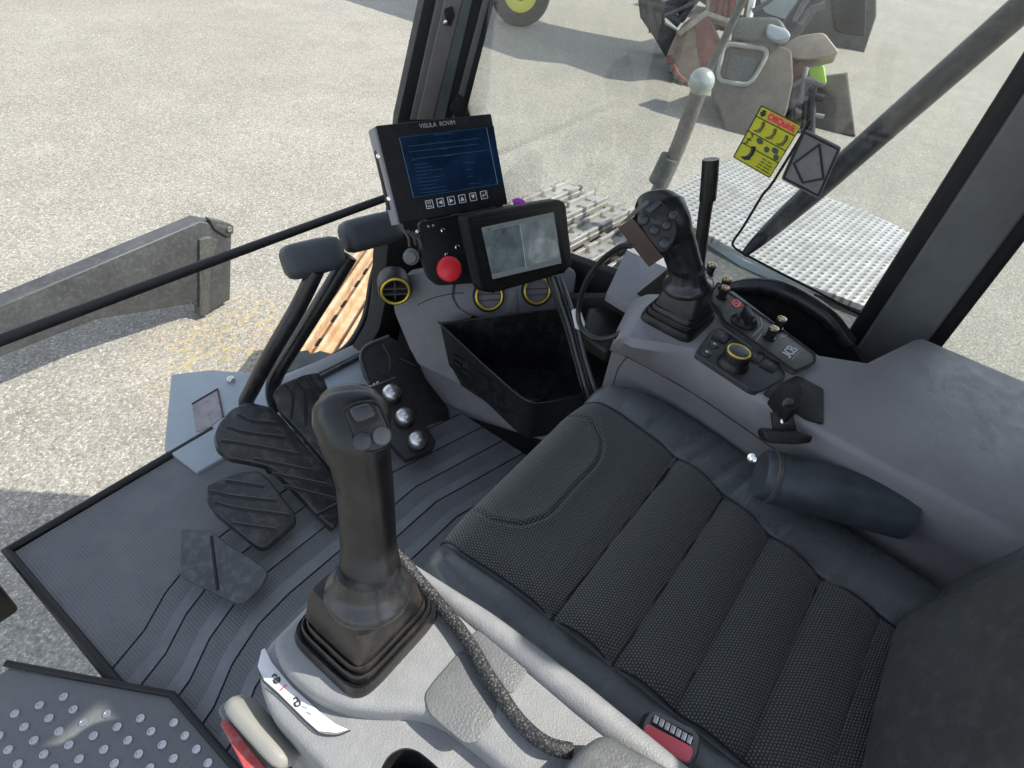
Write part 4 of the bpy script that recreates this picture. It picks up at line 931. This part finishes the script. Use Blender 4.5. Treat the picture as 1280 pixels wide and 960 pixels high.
# yellow sticker
sk = thing('instruction_sticker', at(960, 175, *GX), 'yellow instruction sticker with attachment drawings on the side window', 'sticker')
SKp = ('x', wx-.006)
c4 = pix(SKp, (952, 132), (1002, 157), (962, 222), (917, 196))
slab('sheet', c4, .001, 'yellow', sk, 0, .004)
def sq(u, v, off=.0012):
    p = c4[0].lerp(c4[1], u).lerp(c4[3].lerp(c4[2], u), v); return V((p.x-off, p.y, p.z))
def sline(sets, r, mat, nm):
    bm = bmesh.new()
    for s in sets: tube_bm([sq(*p) for p in s], r, 5, bm, 3)
    return link_mesh(nm, bm, mat, sk)
sline([[(0, .19), (1, .19)], [(0, .47), (1, .47)], [(0, .70), (1, .70)]], .0009, 'ink', 'rule_line')
sline([[(0, 0), (1, 0)], [(1, 0), (1, 1)], [(1, 1), (0, 1)], [(0, 1), (0, 0)]], .0010, 'ink', 'sheet_border')
slab('title_band', [sq(.24, .02), sq(.93, .03), sq(.93, .17), (sq(.24, .17))], .0005, 'orange', sk, 0, 0, V((-1, 0, 0)))
text('title_lettering', 'OilQuick', sq(.58, .10, .0018), sq(1, .1)-sq(0, .1), sq(.5, 0)-sq(.5, 1), .0155, 'redink', sk, bold=.0006)
sline([[(.08, .05), (.16, .14)], [(.16, .05), (.08, .14)], [(.05, .10), (.19, .10)], [(.12, .04), (.12, .16)]], .0014, 'ink', 'emblem')
def drawing(u, v, s=1, mat='ink'):
    sline([[(u, v), (u+.03*s, v+.07*s), (u+.02*s, v+.13*s)]], .0032*s, mat, 'arm_drawing')
    slab('bucket_drawing', [sq(u+.05*s, v+.11*s), sq(u+.06*s, v+.18*s), sq(u-.03*s, v+.215*s), sq(u-.12*s, v+.20*s), sq(u-.04*s, v+.165*s), sq(u-.01*s, v+.12*s)], .0006, mat, sk, 0, 0, V((-1, 0, 0)))
drk = plain('olive_print', (.16, .16, .05), .5)
drawing(.22, .22, 1, drk); drawing(.53, .23, 1, drk); drawing(.83, .24, 1, drk); drawing(.30, .66, 1.35)
for u, v, a in ((.36, .53, .09), (.60, .60, .07), (.78, .55, .085), (.88, .64, .07)):
    slab('tool_drawing', [sq(u-a, v-.02), sq(u-.3*a, v-.05), sq(u+a*.8, v-.03), sq(u+a, v+.03), sq(u+.2*a, v+.055), sq(u-.7*a, v+.03)], .0006, plain('slate_print', (.07, .09, .08), .5), sk, 0, 0, V((-1, 0, 0)))
text('number_lettering', '2', sq(.14, .55, .0018), sq(1, .1)-sq(0, .1), sq(.5, 0)-sq(.5, 1), .018, 'ink', sk); text('number_lettering', '3', sq(.10, .64, .0018), sq(1, .1)-sq(0, .1), sq(.5, 0)-sq(.5, 1), .016, 'ink', sk)
for i, (u0_, u1_) in enumerate(((.62, .86), (.62, .92), (.60, .90), (.58, .94))):
    sline([[(u0_, .77+i*.055), (u0_+.1, .772+i*.055)], [(u0_+.14, .773+i*.055), (u1_, .776+i*.055)]], .0011, drk, 'text_line')
dg = thing('warning_sticker', at(1010, 195, *GX), 'dark grey framed warning sticker on the window beside the yellow sheet', 'sticker')
d4 = pix(('x', wx-.005), (1004, 160), (1052, 184), (1024, 249), (976, 224))
slab('sheet', d4, .001, plastic('smoked_film', (.20, .195, .19), .3, 500, .05, .1), dg, 0, .006)
def dq4(u, v): p = d4[0].lerp(d4[1], u).lerp(d4[3].lerp(d4[2], u), v); return V((p.x-.0012, p.y, p.z))
bm = bmesh.new()
for s in ([(.05, .05), (.95, .05), (.95, .95), (.05, .95), (.05, .05)], [(.13, .62), (.5, .12), (.9, .62)], [(.13, .62), (.5, .86), (.9, .62)]):
    for a, b in zip(s, s[1:]): tube_bm([dq4(*a), dq4(*b)], .0022, 5, bm, 2)
link_mesh('frame_line', bm, 'ink', dg)

# ================================================================== OUTSIDE
M['perf'] = perf_mat('perforated_steel', .1, .050)
wk = thing('walkway_platform', at(880, 250, 'z', -.25), 'bright perforated steel walkway platform outside the side window', 'platform')
WZ = -.25
wpts = pix(('z', WZ), (822, 246), (880, 214), (912, 199), (980, 228), (1080, 262), (1220, 330), (1130, 400), (1010, 356), (930, 318), (845, 272))
slab('deck', wpts, .03, 'perf', wk, .004, .02, EZ)
slab('edge_rail', pix(('z', WZ-.02), (842, 268), (850, 268), (935, 312), (1020, 352), (1020, 364), (930, 325)), .06, 'steelpaint', wk, .004, 0, EZ)
slab('skirt', pix(('z', WZ-.06), (815, 262), (838, 262), (930, 314), (1100, 390), (1100, 470), (1000, 470), (880, 400), (815, 330)), .6, 'dkgreen', wk, .01, 0, EZ)
box('support', V((2.9, .75, -.85)), (.4, .2, .45), 'dkgreen', wk, .02)
def track(label, origin, d, npad, L, Wd, mat, h=.035, bars=3):
    t = thing('crawler_track', origin + V((0, 0, -.8)), label, 'crawler track', 'crawler tracks')
    d = d.normalized(); s = EZ.cross(d)
    for i in range(npad):
        c = origin + d*(i*L)
        bm = box_bm(c, d, s, EZ, (L*.47, Wd/2, .015), .006)
        for k in range(bars): box_bm(c + d*(L*(-.32+.64*k/max(1, bars-1))) + EZ*.028, d, s, EZ, (L*.055, Wd/2*.97, .018), .006, bm)
        link_mesh('track_pad', bm, mat, t)
    box('track_frame', origin + d*(npad-1)*L/2 - EZ*.42, ((npad)*L*.48, Wd*.32, .36), 'dkgreen', t, .02, (d, s, EZ))
    return t
td = V((.60, .80, 0)).normalized()
# near rusty track: grouser bars run along its pads toward the window corner
o0 = at(432, 388, 'z', -.52)
tdir = (at(455, 320, 'z', -.52) - at(372, 440, 'z', -.52)).normalized(); tperp = V((tdir.y, -tdir.x, 0))
tk = thing('crawler_track', o0 - EZ*.8, 'rusty orange crawler track with long grouser bars under the front window', 'crawler track', 'crawler tracks')
for i in range(0, 4):
    c = o0 + tperp*(i*.20 - .02)
    bm = box_bm(c, tdir, tperp, EZ, (.55, .094, .018), .006)
    for k, w_ in ((-.070, .007), (-.018, .010), (.045, .007)): box_bm(c + tperp*k + EZ*.036, tdir, tperp, EZ, (.54, w_, .030), .004, bm)
    link_mesh('track_pad', bm, 'rust', tk)
    bm = bmesh.new()
    for k in (-.40, -.28, -.10, .02, .2, .32): box_bm(c + tdir*k + tperp*.013 + EZ*.020, tdir, tperp, EZ, (.026, .014, .004), .002, bm)
    link_mesh('pad_hole', bm, 'dark', tk)
box('track_frame', o0 + tperp*.3 - EZ*.45, (.40, .42, .40), 'dkgreen', tk, .02, (tdir, tperp, EZ))
o1 = at(760, 310, 'z', -.55)
M['perf2'] = perf_mat('dusty_track_steel', .6, .10, (.40, .39, .365))
d1 = (at(800, 275, 'z', -.55)-at(715, 322, 'z', -.55)).normalized(); s1 = EZ.cross(d1)
t2 = thing('crawler_track', o1 - EZ*.7, 'dusty pale crawler track with gapped steel pads beyond the cable loop', 'crawler track', 'crawler tracks')
for i in range(-4, 4):
    c = o1 + s1*(i*.21) + d1*.1
    bm = box_bm(c, d1, s1, EZ, (.42, .075, .02), .006)
    for k in (-.055, .05): box_bm(c + s1*k + EZ*.03, d1, s1, EZ, (.42, .012, .02), .005, bm)
    link_mesh('track_pad', bm, 'perf2', t2)
    bm = bmesh.new()
    for k in range(-4, 5, 2): box_bm(c + d1*k*.09 + s1*.098, d1, s1, EZ, (.03, .022, .012), .003, bm)
    link_mesh('pad_link', bm, 'rustdk', t2)
box('track_frame', o1 - EZ*.42 + d1*.1, (.30, .8, .36), 'dkgreen', t2, .02, (d1, s1, EZ))
# steel dozer plate seen at the door-side edge
dzr = thing('blade_arm', at(240, 380, 'z', -1.25), 'dark grey steel arm ending in a pierced lug outside the front window', 'blade arm')
yb = 3.22
slab('arm_plate', pix(('y', yb), (-60, 408), (120, 332), (250, 277), (282, 282), (290, 288), (288, 375), (276, 381), (262, 392), (240, 380), (120, 400), (-60, 470)), .10, plastic('worn_grey_steel', (.045, .048, .050), .5, 40, .3, .2, var=.3), dzr, .01)
slab('lug', pix(('y', yb-.012), (262, 274), (280, 278), (292, 282), (292, 292), (284, 296), (268, 286)), .05, 'dkgreen', dzr, .004, .01)
lathe('pin', at(286, 286, 'y', yb-.014), V((0, -1, 0)), [(.016, 0), (.016, .01), (.012, .012), (.0005, .012)], 'silver', dzr, 18)
slab('stiffener', pix(('y', yb-.02), (262, 296), (272, 300), (264, 330), (262, 392), (250, 396), (250, 300)), .06, 'dkgreen', dzr, .005)
# handrail post with round mirror
hr = thing('handrail_post', at(818, 246, 'z', -.6), 'grey handrail post with a round mirror ball outside the window', 'handrail')
tube('post', [at(812, 262, 'x', 2.9), at(845, 190, 'x', 2.9), at(877, 104, 'x', 2.9)], .044, plastic('grey_brown_paint', (.085, .076, .066), .5, 60, .2, .3), hr, 16, 5)
tube('clamp', [at(822, 228, 'x', 2.88), at(838, 196, 'x', 2.88)], .057, 'dkgreen', hr, 16, 2)
tube('mirror_arm', [at(877, 104, 'x', 2.9), at(905, 50, 'x', 2.9), at(938, -20, 'x', 2.9)], .020, 'dkgreen', hr, 10, 3)
lathe('mirror_ball', at(877, 102, 'x', 2.82), to_cam(at(877, 102, 'x', 2.82)), [(.0005, -.05), (.05, -.045), (.066, -.01), (.062, .02), (.04, .045), (.0005, .055)], plain('clouded_mirror', (.30, .33, .32), .35, .35), hr, 28)

# machinery parked beyond
GZ = -1.3
def gp(px, py): return at(px, py, 'z', GZ)
# rusty bucket
def facing(p):
    d = CC - p; d.z = 0; return d.normalized()
bk = thing('excavator_bucket', gp(862, 108), 'tan and rust coloured excavator bucket resting on the gravel', 'bucket')
p0 = gp(859, 107); n0 = facing(p0); bpl = (p0, (n0 + EZ*.35).normalized())
slab('shell', pix(bpl, (853, 30), (842, 48), (833, 70), (836, 84), (846, 97), (859, 107), (876, 100), (893, 84), (904, 55), (884, 14), (868, 18)), 1.1, 'rustdk', bk, .03, .05)
slab('cutting_edge', pix((bpl[0]+bpl[1]*.03, bpl[1]), (833, 70), (838, 68), (850, 92), (862, 102), (859, 109), (846, 99), (836, 86)), .25, 'redrust', bk, .02)
slab('top_frame', pix((bpl[0]+bpl[1]*.05, bpl[1]), (846, 40), (882, 12), (925, 28), (922, 34), (884, 20), (850, 46)), .3, 'cream', bk, .02)
# grey-brown mass standing in for ground shade and window reflections
shade_mass = thing('excavator_bucket', gp(930, 170), 'large dull grey-brown mass with pale rounded rim standing in for ground shade and reflections behind the yellow sticker', 'bucket')
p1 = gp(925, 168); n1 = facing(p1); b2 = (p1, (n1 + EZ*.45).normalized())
slab('shell', pix(b2, (898, 62), (916, 52), (960, 50), (990, 62), (992, 100), (984, 140), (966, 170), (940, 176), (908, 168), (902, 140), (893, 120), (890, 90)), 1.3, 'concrete', shade_mass, .03, .05)
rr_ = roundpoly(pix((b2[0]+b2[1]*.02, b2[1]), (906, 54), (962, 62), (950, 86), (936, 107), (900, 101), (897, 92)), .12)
tube('rim', rr_ + [rr_[0]], .030, plastic('reflection_outline', (.24, .24, .225), .5, 60, .1, .2), shade_mass, 8, 2)
slab('inner_hollow', pix((b2[0]+b2[1]*.015, b2[1]), (918, 20), (975, 20), (990, 45), (970, 56), (925, 50), (914, 48)), .5, 'dkgreen', shade_mass, .05, .1)
# cream hood with red parts
hd = thing('engine_hood', gp(1000, 150), 'cream rounded hood of a parked machine at the window edge', 'hood')
p2 = gp(1000, 165); b3 = (p2, (facing(p2) + EZ*.3).normalized())
slab('hood_shell', pix(b3, (973, 67), (985, 52), (1000, 44), (1030, 40), (1050, 66), (1016, 74), (992, 73)), .9, 'cream', hd, .08, .06)
slab('red_block', pix((b3[0]-b3[1]*.1, b3[1]), (983, 82), (1003, 76), (1004, 92), (990, 99)), .6, 'redrust', hd, .05, .05)
slab('green_cover', pix((b3[0]-b3[1]*.1, b3[1]), (1010, 85), (1030, 80), (1034, 105), (1012, 104)), .5, 'hivis', hd, .05, .05)
for x0, y0, x1, y1 in ((984, 74, 968, 140), (988, 76, 972, 140), (1009, 95, 1004, 175)): tube('stand_leg', [on(x0, y0, *b3), on(x1, y1, *b3)], .045, 'black_paint', hd, 8, 2)
slab('chassis', pix((b3[0]-b3[1]*.4, b3[1]), (978, 100), (1060, 90), (1070, 170), (985, 160)), .8, 'concrete', hd, .04)
tube('hose', [on(974, 66, *b3), on(966, 84, *b3), on(967, 106, *b3), on(980, 126, *b3), on(1002, 140, *b3), on(1030, 146, *b3)], .030, 'lgrey', hd, 8, 6)
# dark parked excavator
xc = thing('parked_excavator', gp(830, 70), 'black parked machine with frame legs and red grille at the yard edge', 'excavator')
p3 = gp(840, 78); b4 = (p3, (facing(p3) + EZ*.1).normalized())
slab('frame_leg', pix(b4, (794, -30), (800, 22), (818, 48), (832, 72), (842, 66), (846, 40), (830, 30), (822, -30)), .5, 'black_paint', xc, .04)
slab('frame_leg', pix(b4, (836, -30), (850, -30), (858, 24), (850, 30)), .4, 'black_paint', xc, .04)
slab('cross_beam', pix(b4, (812, 8), (872, -12), (874, -2), (818, 20)), .4, 'black_paint', xc, .03)
slab('pale_panel', pix((b4[0]-b4[1]*.3, b4[1]), (846, -20), (885, -20), (868, 12), (852, 22)), .3, plastic('weathered_white_paint', (.60, .62, .62), .5, 60, .1, .3), xc, .03)
gr = slab('red_grille', pix((b4[0]+b4[1]*.1, b4[1]), (892, -10), (925, -20), (918, 18), (905, 26), (886, 18)), .5, 'redrust', xc, .05, .10)
rg = roundpoly(pix((b4[0]+b4[1]*.14, b4[1]), (888, -10), (928, -20), (919, 19), (905, 27), (884, 18)), .2); tube('grille_rim', rg+[rg[0]], .05, 'cream', gr, 8, 2)
tube('pipe', [on(930, 55, *b4), on(935, 20, *b4), on(945, -30, *b4)], .08, 'silver', xc, 10, 2)
# long machine body standing behind the bucket
lb = thing('loading_machine', gp(1010, 110), 'dark grey-green machine body behind the bucket at the edge of the yard', 'machine')
p5 = gp(960, 40); b5 = (p5, (facing(p5) + EZ*.08).normalized())
slab('body_side', pix(b5, (858, -60), (862, -8), (880, 6), (930, 10), (948, 44), (1010, 58), (1080, 68), (1096, 20), (1096, -60)), 1.6, 'dkgreen', lb, .05)
slab('body_panel', pix((b5[0]+b5[1]*.06, b5[1]), (940, -30), (1010, -30), (1020, 20), (985, 26), (955, 16)), .2, 'steelpaint', lb, .04, .1)
slab('vent_panel', pix((b5[0]+b5[1]*.06, b5[1]), (1036, -20), (1084, -14), (1082, 46), (1044, 40)), .2, 'black_paint', lb, .04, .1)
# clutter on the far machines
def bits(par, pl, lines, r, mat, nm):
    for l in lines: tube(nm, [on(x, y, *pl) for x, y in l], r, mat, par, 8, 3)
bb = (bpl[0]+bpl[1]*.04, bpl[1])
slab('side_plate', pix((bb[0]-bb[1]*.02, bb[1]), (868, 24), (884, 20), (900, 52), (892, 80), (878, 92), (872, 60)), .2, 'redrust', bk, .02, .04)
for x, y in ((838, 84), (844, 94), (852, 103), (861, 109)): slab('bucket_tooth', pix((bb[0]+bb[1]*.02, bb[1]), (x-3, y-4), (x+3, y-2), (x+1, y+6), (x-4, y+5)), .12, 'dkgreen', bk, .01)
bits(xc, (b4[0]+b4[1]*.16, b4[1]), [[(894, -8), (890, 14)], [(902, -12), (898, 20)], [(910, -12), (905, 22)], [(918, -14), (912, 20)]], .06, 'redrust', 'grille_bar')
bits(xc, (b4[0]+b4[1]*.1, b4[1]), [[(800, 2), (846, 12)], [(810, -6), (816, 40)], [(826, 8), (850, 30)], [(870, -6), (850, 26)], [(880, 26), (930, 40)], [(890, 34), (926, 24)]], .07, 'black_paint', 'frame_tube')
bits(xc, (b4[0]+b4[1]*.18, b4[1]), [[(830, 20), (862, 6), (884, -8)], [(905, 40), (922, 30), (948, 32)], [(940, 14), (958, 4), (976, -10)]], .035, 'tin', 'pipe')
slab('inner_face', pix((b2[0]+b2[1]*.012, b2[1]), (912, 66), (950, 72), (940, 98), (928, 104), (906, 98)), .05, 'dkgreen', shade_mass, .01, .05)
slab('pivot_plate', pix((b2[0]+b2[1]*.12, b2[1]), (960, 28), (985, 36), (990, 46), (972, 52), (958, 42)), .2, 'steelpaint', shade_mass, .03, .08)
bits(hd, (b3[0]+b3[1]*.06, b3[1]), [[(1000, 30), (1012, 14), (1032, 6)], [(994, 26), (1004, 6), (1016, -8)], [(985, 110), (1006, 100), (1030, 108)], [(990, 128), (1010, 122)], [(1006, 84), (1000, 130)]], .04, 'tin', 'hose_pipe')
bits(hd, (b3[0]+b3[1]*.02, b3[1]), [[(994, 100), (988, 150)], [(1016, 108), (1014, 170)], [(978, 108), (1030, 124)]], .05, 'black_paint', 'stand_rail')
# boom added out of frame, outlined to cast the band of shade on the yard
sunv = V((.60, -.80, 0)); 
def overhead(px, py, h):  # point at height h above the ground whose shadow falls on that ground pixel
    s = gp(px, py); return s + V((SUN.x, SUN.y, SUN.z))*(h/SUN.z)
SUN_AZ = math.atan2(-.80, .60); SUN_EL = math.radians(50)
SUN = V((math.cos(SUN_AZ)*math.cos(SUN_EL), math.sin(SUN_AZ)*math.cos(SUN_EL), math.sin(SUN_EL)))
bmw = [overhead(a, b, 4.4) for a, b in ((430, 0), (520, 29), (600, 57), (645, 73), (700, 78), (757, 98), (835, 92), (850, 40), (800, 52), (760, 46), (705, 36), (660, 26), (600, 5), (520, -40), (440, -50))]
slab('shadow_boom', bmw, .45, 'black_paint', xc, .02, 0, EZ)
tube('shadow_boom_mast', [gp(852, 60) + V((2.0, -1.2, 0)), bmw[7]], .22, 'black_paint', xc, 10, 2)
# yellow-rimmed tyre
ty = thing('loader_wheel', gp(645, 30), 'black loader tyre with lime yellow rim at the top of the yard', 'wheel')
wc = gp(644, 34) + V((.2, .1, .52)); wn = (facing(wc)*.9 + V((0, 0, .0))).normalized()
lathe('tyre', wc, wn, [(.20, -.2), (.46, -.2), (.52, -.12), (.53, .1), (.47, .18), (.30, .2), (.28, .16)], 'black_paint', ty, 40)
lathe('rim', wc, wn, [(.29, .12), (.29, .19), (.24, .20), (.12, .16), (.0005, .16)], plain('lime_yellow_paint', (.58, .55, .06), .4), ty, 36)
tag(tube('handle_strap', [rng(641, 253, 1.25), rng(648, 251, 1.25), rng(655, 255, 1.25)], .006, 'purple', None, 8, 3), 'small purple strap peeking out behind the tablet', 'strap')

# ================================================================== LIGHT, WORLD, CAMERA
w = bpy.data.worlds.new('World'); S.world = w; w.use_nodes = True
nt = w.node_tree; bg = nt.nodes['Background']; sky = nt.nodes.new('ShaderNodeTexSky'); sky.sky_type = 'NISHITA'; sky.sun_disc = False
sky.sun_elevation = SUN_EL; sky.sun_rotation = math.atan2(SUN.x, SUN.y)
hs = nt.nodes.new('ShaderNodeHueSaturation'); hs.inputs['Saturation'].default_value = .55; nt.links.new(sky.outputs[0], hs.inputs['Color']); nt.links.new(hs.outputs[0], bg.inputs[0]); bg.inputs[1].default_value = .15
sd = bpy.data.lights.new('sun', 'SUN'); sd.energy = 3.0; sd.angle = math.radians(.5); sd.color = (1, .95, .87)
so = bpy.data.objects.new('sun', sd); COL.objects.link(so); so.rotation_euler = SUN.to_track_quat('Z', 'Y').to_euler(); so.location = (0, 0, 8)
cd = bpy.data.cameras.new('camera'); co = bpy.data.objects.new('camera', cd); COL.objects.link(co)
cd.sensor_width = 36; cd.lens = 36*FPX/1280; cd.clip_start = .02; cd.clip_end = 600
co.matrix_world = Matrix.Translation(CC) @ CR.to_4x4()
S.camera = co
S.view_settings.view_transform = 'Standard'; S.view_settings.look = 'None'; S.view_settings.exposure = 1.15; S.view_settings.gamma = 1
